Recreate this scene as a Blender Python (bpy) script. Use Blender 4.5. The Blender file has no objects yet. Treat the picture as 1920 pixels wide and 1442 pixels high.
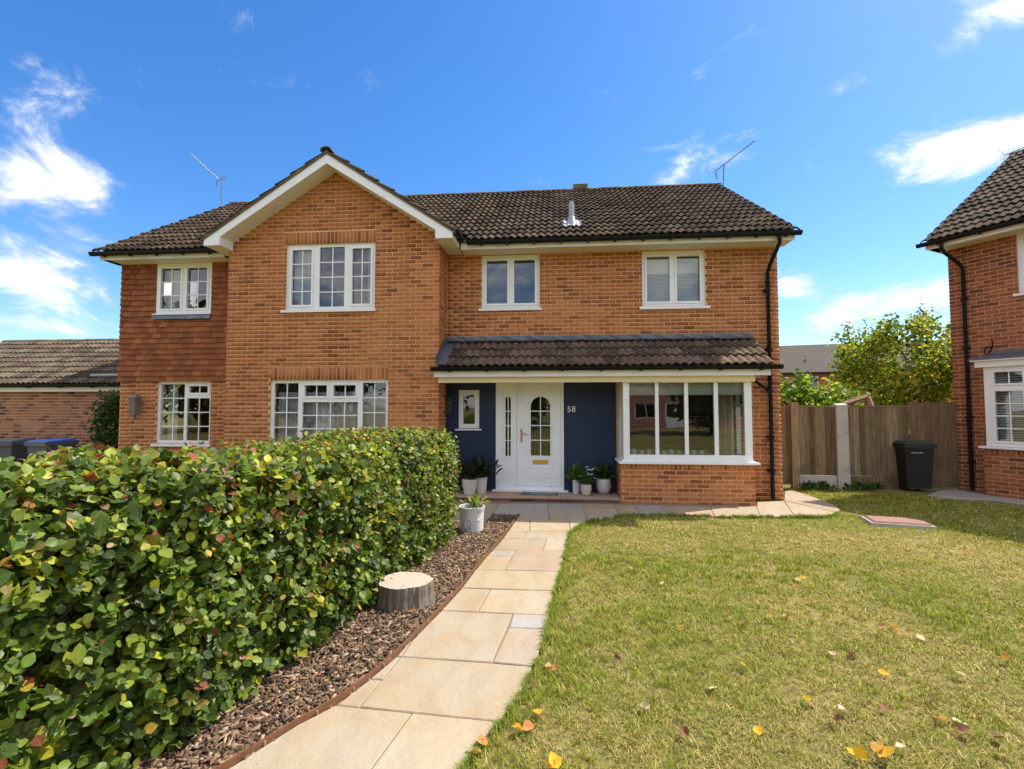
import bpy, math, random
import numpy as np
from mathutils import Matrix, Vector, Euler
from mathutils.geometry import tessellate_polygon

random.seed(5)
rng = np.random.default_rng(11)
sc = bpy.context.scene
col = sc.collection

# ------------------------------------------------------------------ camera, sky, sun, exposure
F_PX, HOR, CZ, YAW = 930.0, 765.0, 1.68, math.radians(5.2)
PITCH = math.atan((HOR - 721.0) / F_PX)
cam = bpy.data.cameras.new('camera')
cam.sensor_width = 36.0
cam.lens = F_PX / 1920.0 * 36.0
cam.clip_end = 3000.0
cam.clip_start = 0.05
camo = bpy.data.objects.new('camera', cam)
camo.location = (0, 0, CZ)
camo.rotation_euler = (math.pi / 2 + PITCH, 0, YAW)
col.objects.link(camo)
sc.camera = camo

SUN_KX, SUN_KY = 0.65, 0.36                      # a metre of height throws this shadow towards -X and -Y
SUN_EL = math.atan(1.0 / math.hypot(SUN_KX, SUN_KY))
SUN_AZ = math.atan2(SUN_KX, SUN_KY)              # from +Y towards +X
sun = bpy.data.lights.new('sun', 'SUN')
sun.energy = 2.0
sun.angle = math.radians(0.55)
sun.color = (1.0, 0.93, 0.80)
suno = bpy.data.objects.new('sun', sun)
suno.rotation_euler = Vector((-SUN_KX, -SUN_KY, -1)).to_track_quat('-Z', 'Y').to_euler()
suno.location = (12, 6, 20)
col.objects.link(suno)

sc.view_settings.view_transform = 'Standard'
sc.view_settings.look = 'None'
sc.view_settings.exposure = 1.8
sc.view_settings.gamma = 1.0
sc.cycles.max_bounces = 8
sc.cycles.transparent_max_bounces = 12
sc.cycles.caustics_reflective = False
sc.cycles.caustics_refractive = False

CY, SY = math.cos(YAW), math.sin(YAW)
R_ = Vector((CY, SY, 0))
F_ = Vector((-SY * math.cos(PITCH), CY * math.cos(PITCH), math.sin(PITCH)))
U_ = R_.cross(F_)
EYE = Vector((0, 0, CZ))


def ray(px, py):
    return R_ * ((px - 960) / F_PX) + F_ + U_ * ((721 - py) / F_PX)


def W(px, py, Y):                                  # a point of the photograph on the upright plane at depth Y
    d = ray(px, py)
    return EYE + d * (Y / d.y)


def G(px, py, z=0.0):                              # a point of the photograph on level ground
    d = ray(px, py)
    return EYE + d * ((z - CZ) / d.z)


def nd(nt, t, ins=None, **at):
    n = nt.nodes.new('ShaderNode' + t)
    for k, v in at.items():
        setattr(n, k, v)
    for k, v in (ins or {}).items():
        s = n.inputs[k]
        if hasattr(v, 'is_output'):
            nt.links.new(v, s)
        else:
            s.default_value = v
    return n


def mth(nt, op, a, b=0.0, c=0.0, clamp=False):
    return nd(nt, 'Math', {0: a, 1: b, 2: c}, operation=op, use_clamp=clamp).outputs[0]


def mixc(nt, f, a, b, blend='MIX'):
    def c4(v):
        return v if hasattr(v, 'is_output') else (v[0], v[1], v[2], 1.0)
    return nd(nt, 'Mix', {0: f, 6: c4(a), 7: c4(b)}, data_type='RGBA', blend_type=blend).outputs[2]


def ramp(nt, f, stops, interp='LINEAR'):
    n = nd(nt, 'ValToRGB', {0: f})
    cr = n.color_ramp
    cr.interpolation = interp
    while len(cr.elements) < len(stops):
        cr.elements.new(0.5)
    for e, (p, c) in zip(cr.elements, stops):
        e.position = p
        e.color = (c[0], c[1], c[2], 1) if not isinstance(c, (int, float)) else (c, c, c, 1)
    return n.outputs[0]


def smooth(nt, v, lo, hi):
    return nd(nt, 'MapRange', {0: v, 1: lo, 2: hi, 3: 0.0, 4: 1.0}, interpolation_type='SMOOTHSTEP').outputs[0]


def build_world():
    w = bpy.data.worlds.new('World')
    sc.world = w
    w.use_nodes = True
    nt = w.node_tree
    bg = nt.nodes['Background']
    sky = nd(nt, 'TexSky', sky_type='NISHITA')
    sky.sun_disc = False
    sky.sun_elevation = SUN_EL
    sky.sun_rotation = SUN_AZ
    sky.air_density = 1.0
    sky.dust_density = 0.4
    sky.ozone_density = 3.0
    hs = nd(nt, 'HueSaturation', {'Saturation': 1.3, 'Value': 0.61, 'Color': mixc(nt, 1.0, sky.outputs[0], (1.0, 0.975, 1.03), 'MULTIPLY')})
    tc = nd(nt, 'TexCoord')
    d = nd(nt, 'Separate' + 'XYZ', {0: tc.outputs['Generated']})
    x, y, z = d.outputs
    az = mth(nt, 'ARCTAN2', x, y)
    el = mth(nt, 'ARCSINE', z)
    azf = az
    vec = nd(nt, 'Mapping', {'Vector': tc.outputs['Generated'], 'Scale': (1.0, 1.0, 1.7), 'Location': (0.37, 0.1, 0.3)}).outputs[0]
    n1 = nd(nt, 'TexNoise', {'Vector': vec, 'Scale': 6.5, 'Detail': 13.0, 'Roughness': 0.66, 'Distortion': 0.5}).outputs[0]
    n2 = nd(nt, 'TexNoise', {'Vector': vec, 'Scale': 2.6, 'Detail': 4.0, 'Roughness': 0.5}).outputs[0]
    blobs = [  # px, py, half width, half height, weight
        (75, 335, 150, 60, 0.82), (70, 525, 155, 48, 0.98), (100, 165, 80, 60, 0.38), (560, 95, 140, 40, 0.22),
        (430, 25, 80, 30, 0.22), (1725, 275, 140, 48, 0.8), (1870, 265, 110, 40, 0.75), (1605, 155, 55, 25, 0.6),
        (1815, 65, 45, 35, 0.5), (1910, 10, 50, 40, 0.7), (1690, 550, 110, 32, 1.0), (1495, 540, 60, 28, 0.8),
        (1300, 290, 120, 45, 0.3), (620, 600, 10, 10, 0.0), (1550, 605, 80, 24, 0.8), (60, 610, 150, 26, 0.6), (1900, 420, 60, 25, 0.0),
        (190, 460, 80, 22, 0.5), (700, 640, 200, 22, 0.35)]
    tot = None
    for (px, py, hw, hh, wt) in blobs:
        if wt <= 0:
            continue
        r = ray(px, py).normalized()
        a0, e0 = math.atan2(r.x, r.y), math.asin(r.z)
        k = 1.0 / (1.0 + ((px - 960) / F_PX) ** 2)
        sa, se = hw / F_PX * k * 0.95, hh / F_PX * math.sqrt(k) * 0.95
        u = mth(nt, 'DIVIDE', mth(nt, 'SUBTRACT', azf, a0), sa)
        v = mth(nt, 'DIVIDE', mth(nt, 'SUBTRACT', el, e0), se)
        q = mth(nt, 'MULTIPLY_ADD', u, u, mth(nt, 'MULTIPLY', v, v))
        g = mth(nt, 'MULTIPLY', mth(nt, 'EXPONENT', mth(nt, 'MULTIPLY', q, -0.7)), wt)
        tot = g if tot is None else mth(nt, 'ADD', tot, g)
    # extra cloud added out of view to brighten the shade; ahead over the houses lies a clearer gap with the clouds listed above
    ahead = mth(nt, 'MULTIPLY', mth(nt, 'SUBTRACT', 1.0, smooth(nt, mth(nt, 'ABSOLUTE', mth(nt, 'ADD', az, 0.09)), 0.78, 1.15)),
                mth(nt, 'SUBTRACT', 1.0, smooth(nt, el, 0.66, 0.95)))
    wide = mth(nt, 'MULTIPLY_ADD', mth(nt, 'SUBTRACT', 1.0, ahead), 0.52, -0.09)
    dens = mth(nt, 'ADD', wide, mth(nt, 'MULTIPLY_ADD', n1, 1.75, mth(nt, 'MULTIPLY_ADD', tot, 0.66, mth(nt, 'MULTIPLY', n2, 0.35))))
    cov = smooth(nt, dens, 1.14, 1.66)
    # cloud tops are white, their bellies a little grey-blue
    n3 = nd(nt, 'TexNoise', {'Vector': vec, 'Scale': 5.0, 'Detail': 5.0, 'Roughness': 0.55}).outputs[0]
    cc = ramp(nt, mth(nt, 'MULTIPLY_ADD', n3, 0.9, mth(nt, 'MULTIPLY', cov, 0.35)), [(0.40, (2.0, 2.15, 2.5)), (0.88, (4.9, 4.8, 4.7))])
    # thin white haze low on the horizon
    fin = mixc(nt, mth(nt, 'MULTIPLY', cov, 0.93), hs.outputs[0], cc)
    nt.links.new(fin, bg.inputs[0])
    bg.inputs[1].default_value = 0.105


build_world()

# ------------------------------------------------------------------ object helpers
WLOC = {}


def tag(o, label=None, cat=None, group=None, kind=None):
    if label:
        o['label'] = label
    if cat:
        o['category'] = cat
    if group:
        o['group'] = group
    if kind:
        o['kind'] = kind
    return o


def link(name, data, parent=None, loc=(0, 0, 0), rot=None, scale=None, color=None):
    o = bpy.data.objects.new(name, data)
    col.objects.link(o)
    loc = Vector(loc)
    if parent is not None:
        o.parent = parent
        o.location = loc - WLOC[parent.name]
    else:
        o.location = loc
    WLOC[o.name] = loc.copy()
    if rot is not None:
        o.rotation_euler = rot
    if scale is not None:
        o.scale = scale
    if color is not None:
        o.color = (color[0], color[1], color[2], 1.0)
    return o


def thing(name, label, cat, loc=(0, 0, 0), group=None, rotz=0.0, local=False):
    o = bpy.data.objects.new(name, None)
    o.empty_display_size = 0.2
    col.objects.link(o)
    o.location = loc
    o.rotation_euler = (0, 0, rotz)
    WLOC[o.name] = Vector((0, 0, 0)) if local else Vector(loc)
    return tag(o, label, cat, group)


class MB:
    def __init__(s):
        s.v, s.f = [], []

    def add(s, vs, fs):
        b = len(s.v)
        s.v += [tuple(p) for p in vs]
        s.f += [tuple(b + i for i in f) for f in fs]
        return s

    def box(s, x0, x1, y0, y1, z0, z1):
        return s.add([(x0, y0, z0), (x1, y0, z0), (x1, y1, z0), (x0, y1, z0), (x0, y0, z1), (x1, y0, z1), (x1, y1, z1), (x0, y1, z1)],
                     [(0, 1, 5, 4), (1, 2, 6, 5), (2, 3, 7, 6), (3, 0, 4, 7), (4, 5, 6, 7), (3, 2, 1, 0)])

    def hexa(s, a, b):                             # two matching rings of points, bottom then top
        n = len(a)
        fs = [tuple(range(n - 1, -1, -1)), tuple(range(n, 2 * n))]
        for i in range(n):
            j = (i + 1) % n
            fs.append((i, j, n + j, n + i))
        return s.add(list(a) + list(b), fs)

    def tube(s, pts, r, n=8, cap=True):
        pts = [Vector(p) for p in pts]
        rs = r if isinstance(r, (list, tuple)) else [r] * len(pts)
        rings = []
        up = Vector((0, 0, 1))
        prev = None
        for i, p in enumerate(pts):
            d = (pts[min(i + 1, len(pts) - 1)] - pts[max(i - 1, 0)]).normalized()
            if prev is None:
                a = d.cross(up if abs(d.z) < 0.95 else Vector((1, 0, 0))).normalized()
            else:
                a = (prev - d * prev.dot(d)).normalized()
            prev = a
            b = d.cross(a)
            rings.append([p + (a * math.cos(t) + b * math.sin(t)) * rs[i] for t in (2 * math.pi * k / n for k in range(n))])
        vs = [q for rg in rings for q in rg]
        fs = []
        for i in range(len(pts) - 1):
            for k in range(n):
                k2 = (k + 1) % n
                fs.append((i * n + k, i * n + k2, (i + 1) * n + k2, (i + 1) * n + k))
        if cap:
            fs.append(tuple(range(n - 1, -1, -1)))
            fs.append(tuple((len(pts) - 1) * n + k for k in range(n)))
        return s.add(vs, fs)

    def lathe(s, prof, n=24, c=(0, 0, 0), wob=None):
        vs, fs = [], []
        for i, (r, z) in enumerate(prof):
            for k in range(n):
                t = 2 * math.pi * k / n
                rr = r * (wob(t, z) if wob else 1.0)
                vs.append((c[0] + rr * math.cos(t), c[1] + rr * math.sin(t), c[2] + z))
        for i in range(len(prof) - 1):
            for k in range(n):
                k2 = (k + 1) % n
                fs.append((i * n + k, i * n + k2, (i + 1) * n + k2, (i + 1) * n + k))
        fs.append(tuple(range(n - 1, -1, -1)))
        fs.append(tuple((len(prof) - 1) * n + k for k in range(n)))
        return s.add(vs, fs)

    def holes(s, x0, x1, z0, z1, hs, y0, y1):       # an upright slab with square openings
        xs = sorted({x0, x1, *[min(max(h[i], x0), x1) for h in hs for i in (0, 1)]})
        zs = sorted({z0, z1, *[min(max(h[i], z0), z1) for h in hs for i in (2, 3)]})
        nx, nz = len(xs) - 1, len(zs) - 1
        sol = [[True] * nz for _ in range(nx)]
        for i in range(nx):
            for j in range(nz):
                cx, cz = (xs[i] + xs[i + 1]) / 2, (zs[j] + zs[j + 1]) / 2
                if any(h[0] < cx < h[1] and h[2] < cz < h[3] for h in hs):
                    sol[i][j] = False
        idx, vs, fs = {}, [], []

        def vi(i, j, k):
            if (i, j, k) not in idx:
                idx[(i, j, k)] = len(vs)
                vs.append((xs[i], (y0, y1)[k], zs[j]))
            return idx[(i, j, k)]

        def S(i, j):
            return 0 <= i < nx and 0 <= j < nz and sol[i][j]
        for i in range(nx):
            for j in range(nz):
                if not sol[i][j]:
                    continue
                fs.append((vi(i, j, 0), vi(i + 1, j, 0), vi(i + 1, j + 1, 0), vi(i, j + 1, 0)))
                fs.append((vi(i, j, 1), vi(i, j + 1, 1), vi(i + 1, j + 1, 1), vi(i + 1, j, 1)))
                if not S(i - 1, j):
                    fs.append((vi(i, j, 0), vi(i, j + 1, 0), vi(i, j + 1, 1), vi(i, j, 1)))
                if not S(i + 1, j):
                    fs.append((vi(i + 1, j, 0), vi(i + 1, j, 1), vi(i + 1, j + 1, 1), vi(i + 1, j + 1, 0)))
                if not S(i, j - 1):
                    fs.append((vi(i, j, 0), vi(i, j, 1), vi(i + 1, j, 1), vi(i + 1, j, 0)))
                if not S(i, j + 1):
                    fs.append((vi(i, j + 1, 0), vi(i + 1, j + 1, 0), vi(i + 1, j + 1, 1), vi(i, j + 1, 1)))
        return s.add(vs, fs)

    def plate(s, outer, hls, y0, y1):               # an upright plate of any outline with holes
        loops = [outer] + hls
        tri = tessellate_polygon([[Vector((p[0], p[1], 0)) for p in l] for l in loops])
        pts = [p for l in loops for p in l]
        n = len(pts)
        vs = [(p[0], y0, p[1]) for p in pts] + [(p[0], y1, p[1]) for p in pts]
        fs = [tuple(t) for t in tri] + [tuple(n + i for i in reversed(t)) for t in tri]
        b = 0
        for l in loops:
            for i in range(len(l)):
                j = (i + 1) % len(l)
                fs.append((b + i, b + j, n + b + j, n + b + i))
            b += len(l)
        return s.add(vs, fs)

    def sweep(s, prof, a, b):                       # an (across, up) profile drawn along a straight level line a-b
        a, b = Vector(a), Vector(b)
        d = (b - a).normalized()
        side = Vector((d.y, -d.x, 0))               # to the right of travel
        ra = [a + side * p[0] + Vector((0, 0, p[1])) for p in prof]
        rb = [b + side * p[0] + Vector((0, 0, p[1])) for p in prof]
        return s.hexa(ra, rb)

    def mesh(s, name, mat, sm=False):
        me = bpy.data.meshes.new(name)
        me.from_pydata(s.v, [], s.f)
        import bmesh
        bm = bmesh.new()
        bm.from_mesh(me)
        bmesh.ops.recalc_face_normals(bm, faces=bm.faces)
        bm.to_mesh(me)
        bm.free()
        if mat:
            me.materials.append(mat)
        if sm:
            me.polygons.foreach_set('use_smooth', [True] * len(me.polygons))
            if sm == 'auto':
                me.set_sharp_from_angle(angle=math.radians(40))
        me.update()
        return me

    def build(s, name, mat, parent=None, loc=None, sm=False, color=None):
        me = s.mesh(name, mat, sm)
        if loc is not None:
            me.transform(Matrix.Translation(-Vector(loc)))
        return link(name, me, parent, loc if loc is not None else (0, 0, 0), color=color)


def put_local(me, loc):
    at = me.attributes.new('Local', 'FLOAT_VECTOR', 'POINT')
    at.data.foreach_set('vector', np.ascontiguousarray(loc, dtype=np.float32).ravel())


def np_mesh(name, V, faces, mat, colors=None, sm=False, local=None):
    """V (n,3); faces: list of (m,k) index arrays; colors (n,3) per vertex."""
    me = bpy.data.meshes.new(name)
    me.vertices.add(len(V))
    me.vertices.foreach_set('co', np.ascontiguousarray(V, dtype=np.float32).ravel())
    loops = np.concatenate([f.ravel() for f in faces]).astype(np.int32)
    sizes = np.concatenate([np.full(len(f), f.shape[1], np.int32) for f in faces])
    starts = np.concatenate([[0], np.cumsum(sizes)[:-1]]).astype(np.int32)
    me.loops.add(len(loops))
    me.loops.foreach_set('vertex_index', loops)
    me.polygons.add(len(sizes))
    me.polygons.foreach_set('loop_start', starts)
    if colors is not None:
        at = me.color_attributes.new('Col', 'FLOAT_COLOR', 'POINT')
        c4 = np.ones((len(V), 4), np.float32)
        c4[:, :3] = colors
        at.data.foreach_set('color', c4.ravel())
    if local is not None:
        put_local(me, local)
    if sm:
        me.polygons.foreach_set('use_smooth', np.ones(len(sizes), bool))
    me.update(calc_edges=True)
    me.validate()
    if mat:
        me.materials.append(mat)
    return me


def nrm(a):
    return a / np.maximum(np.linalg.norm(a, axis=-1, keepdims=True), 1e-9)


def scatter(tv, tf, P, D, N, S, C=None):
    """copies of a template (x across, y along D, z along N) at points P; returns V, faces, colours"""
    tv = np.asarray(tv, float)
    D = nrm(D)
    X = nrm(np.cross(D, N))
    N2 = np.cross(X, D)
    S = np.asarray(S, float)
    if S.ndim == 1:
        S = np.stack([S, S, S], 1)
    V = P[:, None, :] + tv[None, :, 0:1] * S[:, None, 0:1] * X[:, None, :] + tv[None, :, 1:2] * S[:, None, 1:2] * D[:, None, :] \
        + tv[None, :, 2:3] * S[:, None, 2:3] * N2[:, None, :]
    n, k = len(P), len(tv)
    off = (np.arange(n) * k)[:, None]
    faces = []
    for sz in sorted({len(f) for f in tf}):
        a = np.array([f for f in tf if len(f) == sz])
        faces.append((off[:, :, None] + a[None]).reshape(-1, sz))
    cc = None if C is None else np.repeat(C, k, axis=0)
    return V.reshape(-1, 3), faces, cc


def basis(D, N, S):
    """4x4 of one scattered copy, same convention as scatter()"""
    D = Vector(D).normalized()
    X = D.cross(Vector(N)).normalized()
    N2 = X.cross(D)
    m = Matrix((X, D, N2)).transposed()
    return m.to_euler(), (S, S, S) if isinstance(S, float) else S


def inside(P, poly):
    x, y = P[:, 0], P[:, 1]
    r = np.zeros(len(P), bool)
    n = len(poly)
    for i in range(n):
        x1, y1 = poly[i][0], poly[i][1]
        x2, y2 = poly[(i + 1) % n][0], poly[(i + 1) % n][1]
        c = (y1 > y) != (y2 > y)
        with np.errstate(divide='ignore', invalid='ignore'):
            xi = (x2 - x1) * (y - y1) / (y2 - y1 + 1e-12) + x1
        r ^= c & (x < xi)
    return r


_G = rng.random((64, 64))


def vnoise(x, y):
    xi, yi = np.floor(x).astype(int), np.floor(y).astype(int)
    fx, fy = x - xi, y - yi
    fx, fy = fx * fx * (3 - 2 * fx), fy * fy * (3 - 2 * fy)
    g = lambda a, b: _G[a % 64, b % 64]
    return (g(xi, yi) * (1 - fx) + g(xi + 1, yi) * fx) * (1 - fy) + (g(xi, yi + 1) * (1 - fx) + g(xi + 1, yi + 1) * fx) * fy


# ------------------------------------------------------------------ materials
def nmat(name):
    m = bpy.data.materials.new(name)
    m.use_nodes = True
    nt = m.node_tree
    return m, nt, nt.nodes['Principled BSDF']


def noise(nt, scale, detail=4.0, rough=0.55, vec=None, dist=0.0):
    if vec is None:
        vec = nd(nt, 'NewGeometry').outputs['Position']
    return nd(nt, 'TexNoise', {'Vector': vec, 'Scale': scale, 'Detail': detail, 'Roughness': rough, 'Distortion': dist}).outputs[0]


def rnd(nt):
    return mth(nt, 'FRACT', mth(nt, 'ADD', nd(nt, 'ObjectInfo').outputs['Random'], nd(nt, 'NewGeometry').outputs['Random Per Island']))


def bump(nt, b, h, strength=0.4, dist=0.01):
    nt.links.new(nd(nt, 'Bump', {'Height': h, 'Strength': strength, 'Distance': dist}).outputs[0], b.inputs['Normal'])


def plain(name, c, rough=0.6, var=0.15, scale=6.0, metal=0.0, bmp=0.0, bscale=60.0, spec=0.5, dirt=None):
    m, nt, b = nmat(name)
    n = noise(nt, scale)
    lo = tuple(v * (1 - var) for v in c)
    hi = tuple(min(1, v * (1 + var)) for v in c)
    cc = mixc(nt, n, lo, hi)
    if dirt:
        cc = mixc(nt, smooth(nt, noise(nt, dirt[1], 6.0, 0.65), 0.52, 0.78), cc, dirt[0])
    nt.links.new(cc, b.inputs['Base Color'])
    b.inputs['Roughness'].default_value = rough
    b.inputs['Metallic'].default_value = metal
    b.inputs['Specular IOR Level'].default_value = spec
    if bmp:
        bump(nt, b, noise(nt, bscale, 5.0), bmp)
    return m


def brick_mat(name, stops, blotch):
    m, nt, b = nmat(name)
    c = ramp(nt, rnd(nt), stops)
    f = noise(nt, 45.0, 5.0, 0.65)
    c = mixc(nt, mth(nt, 'MULTIPLY', smooth(nt, f, 0.35, 0.75), 0.55), c, mixc(nt, 1.0, c, (0.62, 0.6, 0.6), 'MULTIPLY'))
    pz = nd(nt, 'Mapping', {'Vector': nd(nt, 'NewGeometry').outputs['Position'], 'Scale': (3.5, 3.5, 0.35)}).outputs[0]
    c = mixc(nt, mth(nt, 'MULTIPLY', smooth(nt, noise(nt, 1.3, 5.0, 0.6, pz), 0.5, 0.75), 0.38), c, mixc(nt, 1.0, c, (0.6, 0.58, 0.56), 'MULTIPLY'))
    big = noise(nt, 0.9, 3.0)
    c = mixc(nt, mth(nt, 'MULTIPLY', smooth(nt, big, 0.35, 0.7), 0.35), c, blotch)
    nt.links.new(c, b.inputs['Base Color'])
    b.inputs['Roughness'].default_value = 0.88
    b.inputs['Specular IOR Level'].default_value = 0.25
    bump(nt, b, noise(nt, 120.0, 5.0), 0.45, 0.006)
    return m


BR_STOPS = [(0.0, (0.25, 0.086, 0.034)), (0.12, (0.36, 0.126, 0.048)), (0.35, (0.475, 0.172, 0.064)), (0.65, (0.54, 0.204, 0.075)), (0.88, (0.59, 0.238, 0.09)), (1.0, (0.49, 0.165, 0.068))]
M_BRICK = brick_mat('orange_brick', BR_STOPS, (0.53, 0.185, 0.066))
M_BRICK_N = brick_mat('red_brown_brick', [(0, (0.16, 0.055, 0.03)), (0.2, (0.26, 0.085, 0.04)), (0.6, (0.38, 0.125, 0.055)), (1, (0.44, 0.16, 0.07))], (0.33, 0.115, 0.055))
M_BRICK_G = brick_mat('mixed_garage_brick', [(0, (0.075, 0.042, 0.035)), (0.14, (0.16, 0.08, 0.055)), (0.3, (0.36, 0.16, 0.10)), (1, (0.47, 0.225, 0.135))], (0.42, 0.19, 0.115))
M_STEPBRICK = brick_mat('worn_step_brick', [(0, (0.12, 0.055, 0.04)), (0.5, (0.22, 0.10, 0.066)), (1, (0.30, 0.15, 0.10))], (0.24, 0.13, 0.09))
M_MORTAR = plain('sand_mortar', (0.76, 0.46, 0.245), 0.95, 0.22, 12, bmp=0.4, bscale=200)
M_MORTAR_N = plain('buff_mortar', (0.60, 0.37, 0.23), 0.95, 0.22, 12, bmp=0.4, bscale=200)


def tile_mat(name, lo, mid, hi, lich, amount):
    m, nt, b = nmat(name)
    c = ramp(nt, rnd(nt), [(0, lo), (0.5, mid), (1, hi)])
    f = noise(nt, 22.0, 6.0, 0.7)
    c = mixc(nt, smooth(nt, f, 0.3, 0.75), mixc(nt, 1.0, c, (0.55, 0.53, 0.52), 'MULTIPLY'), c)
    l = noise(nt, 30.0, 3.0, 0.6)
    c = mixc(nt, smooth(nt, l, 0.66 - amount, 0.76 - amount), c, lich)
    pat = noise(nt, 1.6, 4.0, 0.6)
    c = mixc(nt, mth(nt, 'MULTIPLY', smooth(nt, pat, 0.48, 0.7), 0.45), c, (0.16, 0.115, 0.07))
    nt.links.new(c, b.inputs['Base Color'])
    b.inputs['Roughness'].default_value = 0.92
    b.inputs['Specular IOR Level'].default_value = 0.12
    bump(nt, b, noise(nt, 90.0, 5.0), 0.5, 0.006)
    return m


M_TILE = tile_mat('dark_brown_roof_tile', (0.024, 0.016, 0.011), (0.056, 0.037, 0.025), (0.10, 0.066, 0.044), (0.38, 0.29, 0.20), 0.055)
M_TILE_P = tile_mat('weathered_porch_tile', (0.075, 0.050, 0.037), (0.14, 0.096, 0.071), (0.22, 0.152, 0.112), (0.55, 0.43, 0.32), 0.07)
M_TILE_G = tile_mat('pale_worn_garage_tile', (0.085, 0.066, 0.05), (0.15, 0.117, 0.088), (0.22, 0.172, 0.13), (0.48, 0.39, 0.29), 0.03)
M_RIDGE = plain('lichened_ridge_tile', (0.11, 0.085, 0.06), 0.9, 0.3, 8, bmp=0.4, dirt=((0.30, 0.21, 0.045), 3.0))
M_HUNG = brick_mat('red_orange_hung_tile', [(0, (0.22, 0.075, 0.034)), (0.3, (0.28, 0.092, 0.039)), (0.75, (0.34, 0.115, 0.046)), (1, (0.43, 0.165, 0.065))], (0.29, 0.098, 0.041))
M_UPVC = plain('white_upvc', (0.88, 0.88, 0.89), 0.35, 0.04, 3, dirt=((0.76, 0.76, 0.75), 7.0))
M_CREAM = plain('cream_white_soffit', (0.76, 0.73, 0.66), 0.5, 0.05, 3, dirt=((0.55, 0.46, 0.32), 2.0))
M_BEAM = plain('cream_painted_beam', (0.80, 0.68, 0.42), 0.55, 0.06, 3)
M_BLACK = plain('black_gutter_plastic', (0.007, 0.007, 0.008), 0.5, 0.3, 9, spec=0.2)
M_LEAD = plain('grey_lead', (0.13, 0.15, 0.19), 0.45, 0.35, 5, metal=0.35, bmp=0.3, bscale=25, dirt=((0.25, 0.28, 0.33), 4.0))
M_BLUE = plain('navy_masonry_paint', (0.0065, 0.020, 0.060), 0.6, 0.12, 1.2, bmp=0.25, bscale=140)
M_BRASS = plain('brass', (0.62, 0.42, 0.13), 0.3, 0.1, 9, metal=0.9)
M_STEEL = plain('galvanised_steel', (0.30, 0.31, 0.33), 0.4, 0.15, 9, metal=0.8)
M_ALU = plain('dull_aerial_aluminium', (0.17, 0.17, 0.18), 0.45, 0.1, 9, metal=0.7)
M_DARKBOX = plain('dark_grey_plastic', (0.03, 0.032, 0.036), 0.45, 0.2, 9)
M_ROOM = plain('cream_room_plaster', (0.45, 0.42, 0.37), 0.9, 0.06, 2)
M_CARPET = plain('brown_carpet', (0.16, 0.12, 0.09), 0.95, 0.1, 9)
M_CERAMIC = plain('white_glazed_pot', (0.66, 0.62, 0.57), 0.35, 0.07, 6, dirt=((0.42, 0.37, 0.32), 5.0))
M_GREYPOT = plain('pale_grey_stone_pot', (0.66, 0.66, 0.67), 0.7, 0.1, 7, bmp=0.3, bscale=50, dirt=((0.36, 0.36, 0.35), 6.0))
M_BEIGEPOT = plain('beige_pot', (0.56, 0.47, 0.37), 0.55, 0.08, 7)
M_SOIL = plain('potting_soil', (0.05, 0.032, 0.022), 0.95, 0.4, 60, bmp=0.6)
M_RUST = plain('rusty_steel_edging', (0.19, 0.085, 0.042), 0.75, 0.35, 14, metal=0.25, bmp=0.4, dirt=((0.33, 0.16, 0.08), 10.0))
M_CONC = plain('grey_concrete', (0.56, 0.51, 0.44), 0.9, 0.15, 7, bmp=0.4, bscale=80, dirt=((0.24, 0.24, 0.18), 3.0))
M_CONC_D = plain('stained_concrete_path', (0.35, 0.31, 0.27), 0.9, 0.18, 4, bmp=0.4, bscale=70, dirt=((0.19, 0.16, 0.12), 2.5))
M_BIN = plain('black_bin_plastic', (0.009, 0.011, 0.013), 0.45, 0.2, 6)
M_BINLID = plain('green_bin_lid_plastic', (0.014, 0.05, 0.032), 0.45, 0.12, 6)
M_BLUELID = plain('blue_bin_lid_plastic', (0.035, 0.12, 0.52), 0.4, 0.1, 6)
M_GREYLID = plain('grey_bin_plastic', (0.10, 0.11, 0.13), 0.5, 0.15, 6)
M_COVER = plain('faded_red_cover', (0.27, 0.135, 0.105), 0.8, 0.18, 6, bmp=0.35, dirt=((0.19, 0.10, 0.08), 5.0))
M_NET = plain('net_curtain', (0.72, 0.74, 0.74), 0.9, 0.1, 14)
M_LILAC = plain('lilac_patterned_net', (0.84, 0.80, 0.90), 0.9, 0.25, 9, dirt=((0.55, 0.28, 0.40), 6.0))
M_CREAMC = plain('cream_curtain', (0.66, 0.62, 0.46), 0.9, 0.12, 10)
M_BLIND = plain('white_blind', (0.74, 0.76, 0.72), 0.7, 0.03, 5)
M_BLIND_T = plain('pale_sage_blind', (0.78, 0.80, 0.66), 0.8, 0.06, 5)
M_BLIND_SKY = plain('sky_reflection_blind', (0.27, 0.38, 0.54), 0.7, 0.03, 5)  # white blind; the sky's reflection in the glass is painted in as blue
M_SLAT = plain('grey_wood_slat', (0.26, 0.24, 0.21), 0.6, 0.1, 5)
M_WHITE = plain('white_paint', (0.86, 0.86, 0.84), 0.6, 0.03, 5)


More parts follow.
